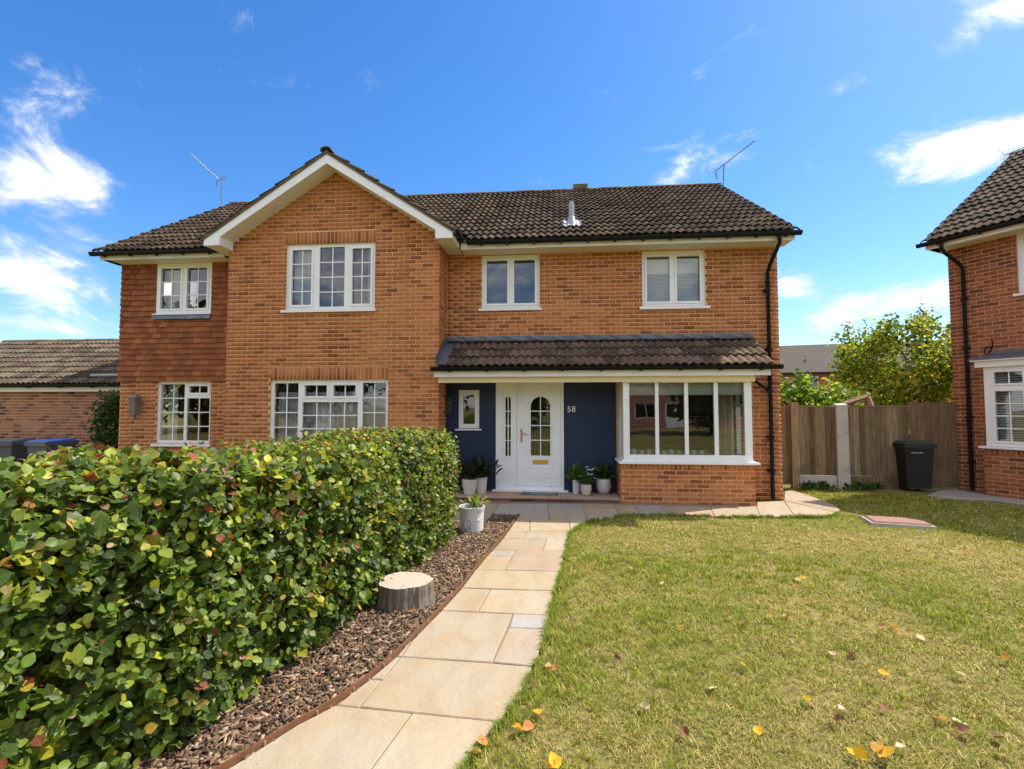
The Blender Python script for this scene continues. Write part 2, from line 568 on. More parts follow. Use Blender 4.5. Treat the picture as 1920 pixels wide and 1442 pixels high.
def glass_mat(name, fac, tint):
    m, nt, b = nmat(name)
    gl = nd(nt, 'BsdfGlossy', {'Color': (0.96, 0.97, 1, 1), 'Roughness': 0.0})
    tr = nd(nt, 'BsdfTransparent', {'Color': (*tint, 1)})
    fr = nd(nt, 'Fresnel', {'IOR': 1.5}).outputs[0]
    f = mth(nt, 'ADD', mth(nt, 'MULTIPLY', fr, 1.3), fac, clamp=True)
    # the panes are not perfectly flat
    bp = nd(nt, 'Bump', {'Height': noise(nt, 1.8, 1.0), 'Strength': 0.035, 'Distance': 0.05})
    nt.links.new(bp.outputs[0], gl.inputs['Normal'])
    mx = nd(nt, 'MixShader', {0: f, 1: tr.outputs[0], 2: gl.outputs[0]})
    nt.links.new(mx.outputs[0], nt.nodes['Material Output'].inputs[0])
    return m


M_GLASS = glass_mat('window_glass', 0.055, (0.80, 0.83, 0.82))


def leaf_mat(name, src='attr', rough=0.42, trans=0.4, spec=0.5, veins=False):
    m, nt, b = nmat(name)
    if src == 'attr':
        c = nd(nt, 'VertexColor', layer_name='Col').outputs[0]
    else:
        c = nd(nt, 'ObjectInfo').outputs['Color']
    c = mixc(nt, noise(nt, 60.0, 3.0), mixc(nt, 1.0, c, (0.8, 0.8, 0.8), 'MULTIPLY'), mixc(nt, 1.0, c, (1.2, 1.18, 1.1), 'MULTIPLY'))
    if veins:
        lc = nd(nt, 'SeparateXYZ', {0: nd(nt, 'Attribute', attribute_name='Local').outputs['Vector']})
        ax = mth(nt, 'ABSOLUTE', lc.outputs[0])
        sv = mth(nt, 'ABSOLUTE', mth(nt, 'SUBTRACT', mth(nt, 'FRACT', mth(nt, 'MULTIPLY', mth(nt, 'SUBTRACT', lc.outputs[1], mth(nt, 'MULTIPLY', ax, 0.6)), 6.0)), 0.5))
        vn = mth(nt, 'MAXIMUM', mth(nt, 'SUBTRACT', 1.0, smooth(nt, ax, 0.0, 0.035)), mth(nt, 'MULTIPLY', mth(nt, 'SUBTRACT', 1.0, smooth(nt, sv, 0.0, 0.12)), 0.5))
        c = mixc(nt, mth(nt, 'MULTIPLY', vn, 0.45), c, mixc(nt, 0.45, c, (0.45, 0.50, 0.18)))
        rim = smooth(nt, ax, 0.27, 0.40)
        c = mixc(nt, mth(nt, 'MULTIPLY', rim, mth(nt, 'MULTIPLY', smooth(nt, noise(nt, 25.0), 0.5, 0.6), 0.5)), c, (0.34, 0.24, 0.07))
    nt.links.new(c, b.inputs['Base Color'])
    b.inputs['Roughness'].default_value = rough
    b.inputs['Specular IOR Level'].default_value = spec
    tl = nd(nt, 'BsdfTranslucent', {'Color': mixc(nt, 1.0, c, (1.3, 1.35, 0.6), 'MULTIPLY')})
    mx = nd(nt, 'MixShader', {0: trans, 1: b.outputs[0], 2: tl.outputs[0]})
    nt.links.new(mx.outputs[0], nt.nodes['Material Output'].inputs[0])
    return m


M_LEAF = leaf_mat('hedge_foliage', rough=0.46, trans=0.36, spec=0.38, veins=True)
M_LEAF_O = leaf_mat('hedge_single_leaf', 'obj', 0.46, 0.36, 0.38, True)
M_TREELEAF = leaf_mat('tree_foliage', rough=0.55, trans=0.42, spec=0.3)
M_GRASS = leaf_mat('lawn_blades', rough=0.7, trans=0.25, spec=0.15)
M_FALLEN = leaf_mat('fallen_leaf_surface', 'obj', 0.7, 0.2, 0.2)
M_TWIG = plain('dark_hedge_twigs', (0.05, 0.066, 0.02), 0.95, 0.4, 20)
M_SHOOT = plain('red_brown_shoot', (0.20, 0.075, 0.04), 0.7, 0.2, 20)
M_TRUNK = plain('grey_brown_bark', (0.13, 0.095, 0.065), 0.9, 0.3, 20, bmp=0.5)

_m, _nt, _b = nmat('chips')
_c = nd(_nt, 'VertexColor', layer_name='Col').outputs[0]
_nt.links.new(mixc(_nt, noise(_nt, 70.0), mixc(_nt, 1.0, _c, (0.6, 0.6, 0.6), 'MULTIPLY'), _c), _b.inputs['Base Color'])
_b.inputs['Roughness'].default_value = 0.9
M_CHIP = _m


def stone_mat():
    m, nt, b = nmat('riven_sandstone')
    c = nd(nt, 'ObjectInfo').outputs['Color']
    p = nd(nt, 'NewGeometry').outputs['Position']
    n1 = noise(nt, 2.3, 5.0, 0.6, p, 0.6)
    wv = nd(nt, 'TexWave', {'Vector': p, 'Scale': 1.1, 'Distortion': 9.0, 'Detail': 4.0, 'Detail Scale': 1.2}).outputs[1]
    c = mixc(nt, smooth(nt, n1, 0.35, 0.75), c, mixc(nt, 1.0, c, (1.0, 0.86, 0.72), 'MULTIPLY'))
    c = mixc(nt, mth(nt, 'MULTIPLY', smooth(nt, wv, 0.55, 1.0), 0.28), c, mixc(nt, 1.0, c, (0.82, 0.76, 0.72), 'MULTIPLY'))
    c = mixc(nt, mth(nt, 'MULTIPLY', smooth(nt, noise(nt, 26.0, 6.0, 0.7, p), 0.55, 0.8), 0.4), c, mixc(nt, 1.0, c, (0.7, 0.68, 0.66), 'MULTIPLY'))
    c = mixc(nt, smooth(nt, noise(nt, 55.0, 2.0, 0.5, p), 0.735, 0.76), c, (0.12, 0.09, 0.07))
    nt.links.new(c, b.inputs['Base Color'])
    b.inputs['Roughness'].default_value = 0.75
    b.inputs['Specular IOR Level'].default_value = 0.3
    h = mth(nt, 'ADD', mth(nt, 'MULTIPLY', n1, 1.0), mth(nt, 'MULTIPLY', noise(nt, 18.0, 6.0, 0.6, p), 0.5))
    bump(nt, b, h, 0.6, 0.025)
    return m


M_STONE = stone_mat()


def wood_mat(name, a, bb, green, axis=(1.0, 1.0, 0.06)):
    m, nt, b = nmat(name)
    p = nd(nt, 'NewGeometry').outputs['Position']
    mp = nd(nt, 'Mapping', {'Vector': p, 'Scale': axis}).outputs[0]
    g = noise(nt, 40.0, 5.0, 0.6, mp)
    r = rnd(nt)
    c = mixc(nt, r, a, bb)
    c = mixc(nt, smooth(nt, g, 0.35, 0.7), mixc(nt, 1.0, c, (0.55, 0.53, 0.5), 'MULTIPLY'), c)
    z = nd(nt, 'SeparateXYZ', {0: p}).outputs[2]
    low = mth(nt, 'MULTIPLY', mth(nt, 'SUBTRACT', 1.0, smooth(nt, z, 0.25, 0.75)), smooth(nt, noise(nt, 6.0, 4.0), 0.4, 0.65))
    c = mixc(nt, mth(nt, 'MULTIPLY', low, green), c, (0.085, 0.095, 0.035))
    nt.links.new(c, b.inputs['Base Color'])
    b.inputs['Roughness'].default_value = 0.9
    bump(nt, b, g, 0.4, 0.006)
    return m


M_FENCE = wood_mat('weathered_fence_board', (0.19, 0.12, 0.062), (0.42, 0.295, 0.17), 0.6)
M_FENCE_B = wood_mat('brown_fence_board', (0.21, 0.12, 0.063), (0.31, 0.195, 0.11), 0.4)
M_POST = wood_mat('tan_timber_post', (0.46, 0.32, 0.18), (0.50, 0.36, 0.21), 0.3)
M_BARE = wood_mat('bare_pink_timber', (0.42, 0.28, 0.19), (0.48, 0.33, 0.24), 0.0, (0.2, 1, 1))
M_BARK = wood_mat('grey_stump_bark', (0.15, 0.115, 0.085), (0.30, 0.25, 0.20), 0.0, (1.0, 1.0, 0.15))


def stump_top():
    m, nt, b = nmat('sawn_pale_wood')
    tc = nd(nt, 'TexCoord').outputs['Object']
    mp = nd(nt, 'Mapping', {'Vector': tc, 'Scale': (1.0, 1.15, 0.0)}).outputs[0]
    l = nd(nt, 'VectorMath', {0: mp}, operation='LENGTH').outputs['Value']
    w = mth(nt, 'SINE', mth(nt, 'MULTIPLY', mth(nt, 'ADD', l, mth(nt, 'MULTIPLY', noise(nt, 9.0, 3.0, 0.5, mp), 0.03)), 240.0))
    c = mixc(nt, mth(nt, 'MULTIPLY_ADD', w, 0.28, 0.35), (0.50, 0.42, 0.35), (0.34, 0.265, 0.205))
    c = mixc(nt, smooth(nt, noise(nt, 14.0, 5.0, 0.65, mp), 0.6, 0.8), c, (0.30, 0.23, 0.18))
    an = nd(nt, 'SeparateXYZ', {0: mp})
    ck = mth(nt, 'ABSOLUTE', mth(nt, 'SINE', mth(nt, 'MULTIPLY_ADD', mth(nt, 'ARCTAN2', an.outputs[1], an.outputs[0]), 2.5, mth(nt, 'MULTIPLY', noise(nt, 20.0, 3.0, 0.5, mp), 0.8))))
    c = mixc(nt, mth(nt, 'MULTIPLY', mth(nt, 'SUBTRACT', 1.0, smooth(nt, ck, 0.0, 0.05)), smooth(nt, l, 0.01, 0.12)), c, (0.09, 0.06, 0.045))
    nt.links.new(c, b.inputs['Base Color'])
    b.inputs['Roughness'].default_value = 0.85
    return m


M_SAWN = stump_top()


def ground_mat(name, c1, c2, c3, s):
    m, nt, b = nmat(name)
    c = mixc(nt, smooth(nt, noise(nt, s, 5.0, 0.6), 0.35, 0.68), c1, c2)
    c = mixc(nt, smooth(nt, noise(nt, s * 22, 5.0, 0.7), 0.45, 0.7), c, c3)
    nt.links.new(c, b.inputs['Base Color'])
    b.inputs['Roughness'].default_value = 0.95
    b.inputs['Specular IOR Level'].default_value = 0.1
    bump(nt, b, noise(nt, 60.0, 6.0, 0.7), 0.8, 0.03)
    return m


M_GROUND = ground_mat('thin_lawn_turf', (0.20, 0.20, 0.05), (0.33, 0.26, 0.10), (0.10, 0.085, 0.03), 0.7)
M_BED = ground_mat('dark_mulch_soil', (0.055, 0.037, 0.026), (0.10, 0.065, 0.045), (0.03, 0.02, 0.015), 3.0)
M_JOINT = plain('sandy_joint', (0.25, 0.185, 0.13), 0.95, 0.2, 20)
# ------------------------------------------------------------------ pieces: bricks, tiles
YM, YF = 9.5, 8.88


def subtract(r, h):
    u0, u1, v0, v1 = r
    a0, a1, b0, b1 = h
    if a0 >= u1 or a1 <= u0 or b0 >= v1 or b1 <= v0:
        return [r]
    out = []
    if a0 > u0:
        out.append((u0, a0, v0, v1))
    if a1 < u1:
        out.append((a1, u1, v0, v1))
    m0, m1 = max(u0, a0), min(u1, a1)
    if b0 > v0:
        out.append((m0, m1, v0, b0))
    if b1 < v1:
        out.append((m0, m1, b1, v1))
    return out


def brick_rects(u0, u1, v0, v1, holes=(), clip=None, course=0.075, bl=0.225, j=0.0145, shift=0.0):
    out = []
    k0 = int(math.floor(v0 / course + 1e-6))
    for k in range(k0, int(math.ceil(v1 / course))):
        off = (0.0 if k % 2 else bl / 2) + shift
        i = math.floor((u0 - off) / bl) - 1
        x = off + i * bl
        while x < u1:
            rs = [(max(x, u0), min(x + bl - j, u1), max(k * course, v0), min(k * course + course - j, v1))]
            for h in holes:
                rs = [q for r in rs for q in subtract(r, h)]
            for r in rs:
                if r[1] - r[0] > 0.02 and r[3] - r[2] > 0.012 and (clip is None or clip((r[0] + r[1]) / 2, (r[2] + r[3]) / 2)):
                    out.append(r)
            x += bl
    return out


def soldiers(u0, u1, v0, v1, j=0.0145):
    n = max(1, round((u1 - u0) / 0.076))
    w = (u1 - u0) / n
    return [(u0 + i * w + j / 2, u0 + (i + 1) * w - j / 2, v0, v1 - j) for i in range(n)]


def unit_brick(mat):
    mb = MB()
    mb.add([(-.5, 0, -.5), (.5, 0, -.5), (.5, .02, -.5), (-.5, .02, -.5), (-.5, 0, .5), (.5, 0, .5), (.5, .02, .5), (-.5, .02, .5)],
           [(0, 1, 5, 4), (1, 2, 6, 5), (3, 0, 4, 7), (4, 5, 6, 7), (3, 2, 1, 0)])
    me = bpy.data.meshes.new('brick')
    me.from_pydata(mb.v, [], mb.f)
    me.materials.append(mat)
    return me, np.array(mb.v), mb.f


class Pieces:
    """Collects the bricks of one house; the 300 that show largest become objects, the rest one part."""

    def __init__(s, house, mat, name='brick', rest='brickwork', most=300, score=None):
        s.h, s.mat, s.name, s.rest, s.most = house, mat, name, rest, most
        s.items = []
        s.score = score

    def wall(s, parent, rects, plane, face='y'):
        for (a, b, c, d) in rects:
            u, v = (a + b) / 2, (c + d) / 2
            e = random.uniform(-0.0015, 0.002)
            if face == 'y':
                p, rz = (u, plane + e, v), 0.0
            elif face == 'x+':
                p, rz = (plane - e, u, v), math.pi / 2
            else:
                p, rz = (plane + e, u, v), -math.pi / 2
            s.items.append((parent, p, rz, (b - a, 1.0, d - c)))

    def flush(s):
        me, tv, tf = unit_brick(s.mat)
        sc_ = s.score or (lambda p: (Vector(p) - EYE).length)
        order = sorted(range(len(s.items)), key=lambda i: sc_(s.items[i][1]))
        for i in order[:s.most]:
            par, p, rz, scl = s.items[i]
            link(s.name, me, par, p, (0, 0, rz), scl)
        rest = [s.items[i] for i in order[s.most:]]
        if rest:
            P = np.array([r[1] for r in rest])
            ang = np.array([r[2] for r in rest])
            S = np.array([r[3] for r in rest])
            q = tv[None] * S[:, None, :]
            ca, sa = np.cos(ang)[:, None], np.sin(ang)[:, None]
            V = np.stack([q[:, :, 0] * ca - q[:, :, 1] * sa, q[:, :, 0] * sa + q[:, :, 1] * ca, q[:, :, 2]], 2) + P[:, None]
            off = (np.arange(len(rest)) * len(tv))[:, None, None]
            f = (off + np.array(tf)[None]).reshape(-1, 4)
            o = link(s.rest, np_mesh(s.rest, V.reshape(-1, 3), [f], s.mat), s.h)
            tag(o, kind='stuff')


TW, TG = 0.276, 0.332


def tile_template(n=14, length=0.40, amp=0.036):
    vs, fs = [], []
    for k in range(n + 1):
        x = TW * k / n
        z = amp * (0.5 - 0.5 * math.cos(4 * math.pi * k / n)) ** 0.85
        vs += [(x, 0.0, z + 0.034), (x, length, z - 0.006), (x, 0.004, z + 0.006)]
    for k in range(n):
        a, b = 3 * k, 3 * (k + 1)
        fs += [(a, b, b + 1, a + 1), (a + 2, b + 2, b, a)]
    for a in (0, 3 * n):
        fs.append((a, a + 1, a + 2) if a else (a + 2, a + 1, a))
    return vs, fs


TV, TF = tile_template()


def tile_mesh(mat):
    me = bpy.data.meshes.new('roof_tile')
    me.from_pydata(TV, [], TF)
    me.materials.append(mat)
    me.polygons.foreach_set('use_smooth', [True] * len(TF))
    me.set_sharp_from_angle(angle=math.radians(60))
    return me


class Tiles:
    def __init__(s, house, mat, most=300, score=None):
        s.h, s.mat, s.most, s.items, s.score = house, mat, most, [], score

    def plane(s, parent, o, eu, eup, width, rows, keep=None, gauge=TG):
        o, eu, eup = Vector(o), Vector(eu).normalized(), Vector(eup).normalized()
        n = eu.cross(eup)
        cols = max(1, round(width / TW))
        sx = width / cols / TW
        for r in range(rows):
            for c in range(cols):
                p = o + eu * (c * width / cols) + eup * (r * gauge + random.uniform(-.009, .009) + .006 * math.sin(c * .45 + r * 1.7)) + n * random.uniform(-0.003, 0.005)
                mid = p + eu * width / cols / 2 + eup * gauge / 2
                if keep is None or keep(mid):
                    s.items.append((parent, p, eup.copy(), n.copy(), sx, mid))

    def flush(s, score=None):
        me = tile_mesh(s.mat)
        sc_ = s.score or (lambda p: (p - EYE).length)
        order = sorted(range(len(s.items)), key=lambda i: sc_(s.items[i][5]))
        for i in order[:s.most]:
            par, p, d, n, sx, _ = s.items[i]
            e, _s = basis(d, n, 1.0)
            link('roof_tile', me, par, p, e, (sx, 1, 1))
        rest = [s.items[i] for i in order[s.most:]]
        if rest:
            V, f, _c = scatter(TV, TF, np.array([r[1] for r in rest]), np.array([r[2] for r in rest]), np.array([r[3] for r in rest]),
                               np.array([(r[4], 1, 1) for r in rest]))
            jm = np_mesh('roof_tiling', V, f, s.mat, None, True)
            jm.set_sharp_from_angle(angle=math.radians(60))
            tag(link('roof_tiling', jm, s.h), kind='stuff')


RIDGE_PROF = [(0.11 * math.cos(t), 0.075 * math.sin(t)) for t in [math.pi * k / 8 for k in range(9)]]


def ridge_cap(parent, a, b, mat=None, lift=0.0):
    """half-round ridge tiles laid from a to b"""
    a, b = Vector(a), Vector(b)
    n = max(1, round((b - a).length / 0.45))
    d = (b - a) / n
    mb = MB()
    pr = RIDGE_PROF + [(p[0] * 0.8, p[1] * 0.75) for p in reversed(RIDGE_PROF)]
    mb.sweep(pr, (0, 0, 0), d * 0.985)
    me = mb.mesh('ridge_tile', mat or M_RIDGE, 'auto')
    for i in range(n):
        link('ridge_tile', me, parent, a + d * i + Vector((0, 0, lift + random.uniform(-.006, .006))), (0, 0, random.uniform(-.01, .01)))


GUT = [(0.0, 0.0), (0.008, -0.045), (0.035, -0.072), (0.075, -0.072), (0.102, -0.045), (0.112, 0.0), (0.106, 0.0), (0.096, -0.04), (0.073, -0.065), (0.037, -0.065), (0.014, -0.04), (0.006, 0.0)]


def gutter(parent, a, b, brackets=6, clip_down=True):
    """half-round gutter; it sits to the right of the direction of travel"""
    o = MB().sweep(GUT, a, b).build('gutter', M_BLACK, parent)
    a, b = Vector(a), Vector(b)
    d = (b - a).normalized()
    side = Vector((d.y, -d.x, 0))
    for i in range(brackets):
        p = a + (b - a) * ((i + 0.5) / brackets) + side * 0.055
        mb = MB()
        q = [p + d * (-.018) + side * (-.055), p + d * .018 + side * (-.055), p + d * .018 + side * .05, p + d * (-.018) + side * .05]
        mb.hexa([v + Vector((0, 0, -.088)) for v in q], [v + Vector((0, 0, -.06)) for v in q])
        mb.build('gutter_bracket', M_BLACK, o)
    return o


def window(parent, x0, x1, z0, z1, Y, lights, sill=None, recess=0.05, fr=0.055, name='window', bar=0.02):
    """lights: (x0, x1, z0, z1, columns, rows, opening) as clear openings in the outer frame"""
    y0 = Y + recess
    fo = MB().holes(x0, x1, z0, z1, [l[:4] for l in lights], y0, y0 + 0.07).build(name, M_UPVC, parent)
    for (a, b, c, d, nc, nr, op) in lights:
        if op:
            w = 0.042
            MB().holes(a + .002, b - .002, c + .002, d - .002, [(a + w, b - w, c + w, d - w)], y0 - 0.014, y0 + 0.05).build('casement', M_UPVC, fo)
            a, b, c, d = a + w, b - w, c + w, d - w
        yg = y0 + 0.035
        for i in range(nc):
            for k in range(nr):
                xa, xb = a + (b - a) * i / nc, a + (b - a) * (i + 1) / nc
                za, zb = c + (d - c) * k / nr, c + (d - c) * (k + 1) / nr
                MB().add([(xa, yg, za), (xb, yg, za), (xb, yg, zb), (xa, yg, zb)], [(0, 1, 2, 3)]).build('pane', M_GLASS, fo)
        if nc * nr > 1:
            mb = MB()
            hs = [(a + (b - a) * i / nc + (bar / 2 if i else 0), a + (b - a) * (i + 1) / nc - (bar / 2 if i < nc - 1 else 0),
                   c + (d - c) * k / nr + (bar / 2 if k else 0), c + (d - c) * (k + 1) / nr - (bar / 2 if k < nr - 1 else 0)) for i in range(nc) for k in range(nr)]
            mb.holes(a, b, c, d, hs, yg - 0.010, yg + 0.010).build('glazing_bars', M_UPVC, fo)
    if sill:
        sx0, sx1, sz0, sz1, out = sill
        MB().hexa([(sx0, Y - out, sz0), (sx1, Y - out, sz0), (sx1, y0 + .06, sz0 + .012), (sx0, y0 + .06, sz0 + .012)],
                  [(sx0, Y - out, sz1 - .012), (sx1, Y - out, sz1 - .012), (sx1, y0 + .06, sz1), (sx0, y0 + .06, sz1)]).build('sill', M_UPVC, fo)
    return fo


def curtain(name, label, cat, x0, x1, z0, z1, y, mat, folds=9, amp=0.02, group=None):
    n = folds * 6
    vs, fs = [], []
    ph = random.uniform(0, 6)
    for i in range(n + 1):
        t = i / n
        dy = amp * math.sin(t * folds * 2 * math.pi + ph) + amp * 0.4 * math.sin(t * folds * 3.1 * math.pi)
        x = x0 + (x1 - x0) * t
        vs += [(x, y + dy, z1), (x, y + dy * 1.2, z0)]
    for i in range(n):
        fs.append((2 * i, 2 * i + 1, 2 * i + 3, 2 * i + 2))
    o = MB().add(vs, fs).build(name, mat, None, loc=((x0 + x1) / 2, y, z0), sm=True)
    return tag(o, label, cat, group)


def venetian(label, x0, x1, z0, z1, y, mat, head=0.06, gap=0.027, tilt=0.5, group=None):
    t = thing('venetian_blind', label, 'blind', ((x0 + x1) / 2, y, z0), group)
    MB().box(x0, x1, y - .02, y + .02, z1 - head, z1).build('headrail', mat, t)
    mb = MB()
    z = z0
    dz = 0.012 * tilt
    while z < z1 - head:
        mb.hexa([(x0, y - .012, z - dz), (x1, y - .012, z - dz), (x1, y + .012, z + dz), (x0, y + .012, z + dz)],
                [(x0, y - .012, z - dz + .0015), (x1, y - .012, z - dz + .0015), (x1, y + .012, z + dz + .0015), (x0, y + .012, z + dz + .0015)])
        z += gap
    tag(mb.build('slats', mat, t), kind='stuff')
    return t


SLOPE = 0.65
CS = 1 / math.hypot(1, SLOPE)
SS = SLOPE * CS
EAV_Y, EAV_Z = 9.02, 4.80
RID_Y = 13.2
RID_Z = EAV_Z + SLOPE * (RID_Y - EAV_Y)
GX, GZ = -4.17, 6.36                          # ridge line of the projecting gable


def z_main(y):
    return EAV_Z + SLOPE * (y - EAV_Y)


def z_gable(x):
    return GZ - SLOPE * abs(x - GX)


# ------------------------------------------------------------------ the right-hand house, number 58
H58 = thing('brick_house', 'orange brick house with navy porch wall, white front door numbered 58 and bay window', 'house', (1.0, 9.5, 0))
XR = 4.08
W1 = (-1.463, -0.325, 3.62, 4.665)
W2 = (1.615, 2.79, 3.60, 4.66)
SMALL = (-1.90, -1.495, 1.285, 2.025)
DOOR = (-1.175, 0.122, 0.13, 2.19)
BAYX = (1.10, 3.37)

wall58 = MB().holes(-2.15, XR, 0, 4.72, [W1, W2, SMALL, DOOR, (1.2, 3.3, .1, 2.2)], YM + .005, YM + .26).build('front_wall', M_MORTAR, H58)
b58 = Pieces(H58, M_BRICK)
b58.wall(wall58, brick_rects(-2.135, XR, 0, 4.70, [W1, W2, (-2.2, BAYX[1], -.1, 2.9)], course=.0752), YM)
# side, back, floors
MB().box(XR - .25, XR, YM + .27, 16.9, 0, 4.9).build('side_wall', M_BRICK, H58)
MB().box(-9.0, XR, 16.9, 17.1, 0, 4.75).build('back_wall', M_BRICK, H58)
MB().box(-2.3, -2.16, 9.77, 16.9, 0, 4.75).build('party_wall', M_ROOM, H58)
MB().box(-2.15, XR - .26, YM + .27, 16.9, 2.42, 2.62).build('upper_floor', M_ROOM, H58)
MB().box(-2.15, XR - .26, YM + .27, 16.9, 0.0, .1).build('floor', M_CARPET, H58)
MB().box(-2.15, XR - .26, 12.9, 13.0, .11, 2.41).build('partition', M_ROOM, H58)
MB().box(-2.15, XR - .26, 12.4, 12.5, 2.63, 4.74).build('partition', M_ROOM, H58)
MB().box(.62, .72, YM + .27, 12.9, .11, 2.41).build('partition', M_ROOM, H58)
MB().box(.45, .55, YM + .27, 12.4, 2.63, 4.74).build('partition', M_ROOM, H58)
tri = [(9.12, 4.76), (RID_Y, RID_Z - .05), (17.28, 4.76)]
MB().hexa([(-4.17, p[0], p[1]) for p in tri], [(4.14, p[0], p[1]) for p in tri]).build('roof_deck', M_DARKBOX, H58)
MB().add([(-4.17, RID_Y, RID_Z + .02), (4.27, RID_Y, RID_Z + .02), (4.27, 17.4, 4.8), (-4.17, 17.4, 4.8)], [(0, 1, 2, 3)]).build('rear_roof', M_TILE, H58)

# windows upstairs
for (w, s) in ((W1, (-1.515, -.285, 3.565, 3.62, .04)), (W2, (1.56, 2.853, 3.54, 3.60, .04))):
    m = (w[0] + w[1]) / 2
    window(H58, w[0], w[1], w[2], w[3], YM, [(w[0] + .055, m - .025, w[2] + .055, w[3] - .055, 1, 1, True), (m + .025, w[1] - .055, w[2] + .055, w[3] - .055, 1, 1, True)], s)

# eaves of number 58
MB().box(-1.80, 4.2, 9.12, 9.508, 4.672, 4.69).build('soffit', M_CREAM, H58)
MB().box(-1.80, 4.22, 9.095, 9.118, 4.66, 4.79).build('fascia', M_CREAM, H58)
gutter(H58, (-1.66, 9.085, 4.80), (4.30, 9.085, 4.80), 12)
MB().hexa([(4.2, 9.10, 4.665), (4.22, 9.10, 4.665), (4.22, RID_Y, RID_Z - .2), (4.2, RID_Y, RID_Z - .2)],
          [(4.2, 9.10, 4.80), (4.22, 9.10, 4.80), (4.22, RID_Y, RID_Z - .02), (4.2, RID_Y, RID_Z - .02)]).build('bargeboard', M_CREAM, H58)
MB().hexa([(4.085, 9.12, 4.67), (4.2, 9.12, 4.67), (4.2, RID_Y, RID_Z - .2), (4.085, RID_Y, RID_Z - .2)],
          [(4.085, 9.12, 4.685), (4.2, 9.12, 4.685), (4.2, RID_Y, RID_Z - .185), (4.085, RID_Y, RID_Z - .185)]).build('verge_soffit', M_CREAM, H58)

# main roof tiles
t58 = Tiles(H58, M_TILE)
roof58 = MB().hexa([(-4.1, 9.06, 4.775), (4.2, 9.06, 4.775), (4.2, RID_Y, RID_Z - .02), (-4.1, RID_Y, RID_Z - .02)],
                   [(-4.1, 9.06, 4.795), (4.2, 9.06, 4.795), (4.2, RID_Y, RID_Z), (-4.1, RID_Y, RID_Z)]).build('roof', M_DARKBOX, H58)
t58.plane(roof58, (-4.17, EAV_Y, EAV_Z), (1, 0, 0), (0, CS, SS), 8.44, 15, keep=lambda p: p.x > -1.78 or z_main(p.y) > z_gable(p.x) + .06)
ridge_cap(roof58, (-4.1, RID_Y, RID_Z - .01), (4.30, RID_Y, RID_Z - .01))
vc = W(1088, 353, RID_Y)
MB().box(vc.x - .19, vc.x + .19, RID_Y - .12, RID_Y + .12, RID_Z + .02, RID_Z + .14).build('ridge_vent', M_RIDGE, roof58)

# flue through the roof
fy = 9.82
fx, fz = .30, z_main(9.82) + .03
flue = MB().tube([(fx, fy, fz - .1), (fx, fy, fz + .40), (fx, fy, fz + .41), (fx, fy, fz + .46)], [.058, .058, .042, .042], 16).build('flue', M_STEEL, H58, sm='auto')
MB().lathe([(.13, -.06), (.11, .02), (.075, .10), (.062, .16)], 20, (fx, fy, fz)).build('flue_collar', M_STEEL, flue, sm='auto')
mb = MB()
for i in range(9):
    a, b = fx - .19 + .38 * i / 9, fx - .19 + .38 * (i + 1) / 9
    w0, w1 = .028 * (i % 2), .028 * ((i + 1) % 2)
    mb.add([(a, fy - .22, z_main(fy - .22) + .05 + w0), (b, fy - .22, z_main(fy - .22) + .05 + w1), (b, fy + .15, z_main(fy + .15) + .055 + w1), (a, fy + .15, z_main(fy + .15) + .055 + w0)], [(0, 1, 2, 3)])
mb.build('flue_flashing', plain('silver_flashing', (.30, .30, .31), .6, .3, 9, metal=.2), flue)

# porch: beam, fascia, gutter, lean-to roof
PE_Y, PE_Z, PT_Z = 8.60, 2.40, 2.955
psl = (PT_Z - PE_Z) / (YM - PE_Y)
pcs = 1 / math.hypot(1, psl)
porch = MB().hexa([(-2.14, 8.68, 2.37), (3.56, 8.68, 2.37), (3.56, YM - .003, PT_Z - .06), (-2.14, YM - .003, PT_Z - .06)],
                  [(-2.14, 8.68, 2.40), (3.56, 8.68, 2.40), (3.56, YM - .003, PT_Z - .03), (-2.14, YM - .003, PT_Z - .03)]).build('porch_roof', M_DARKBOX, H58)
MB().box(-2.20, 3.60, 8.72, 8.745, 2.235, 2.36).build('porch_fascia', M_UPVC, H58)
MB().box(-2.14, 3.37, 8.80, 8.90, 2.135, 2.245).build('porch_beam', M_BEAM, H58)
MB().box(-2.14, 3.36, 8.905, YM - .04, 2.20, 2.215).build('porch_ceiling', M_BEAM, H58)
MB().box(-2.18, 3.58, 8.748, 8.80, 2.25, 2.262).build('porch_soffit', M_UPVC, H58)
gutter(H58, (-2.24, 8.712, 2.405), (3.76, 8.712, 2.405), 9)
tp = Tiles(H58, M_TILE_P, most=80)
tp.plane(porch, (-1.98, PE_Y, PE_Z), (1, 0, 0), (0, pcs, psl * pcs), 5.60, 3, gauge=.335)
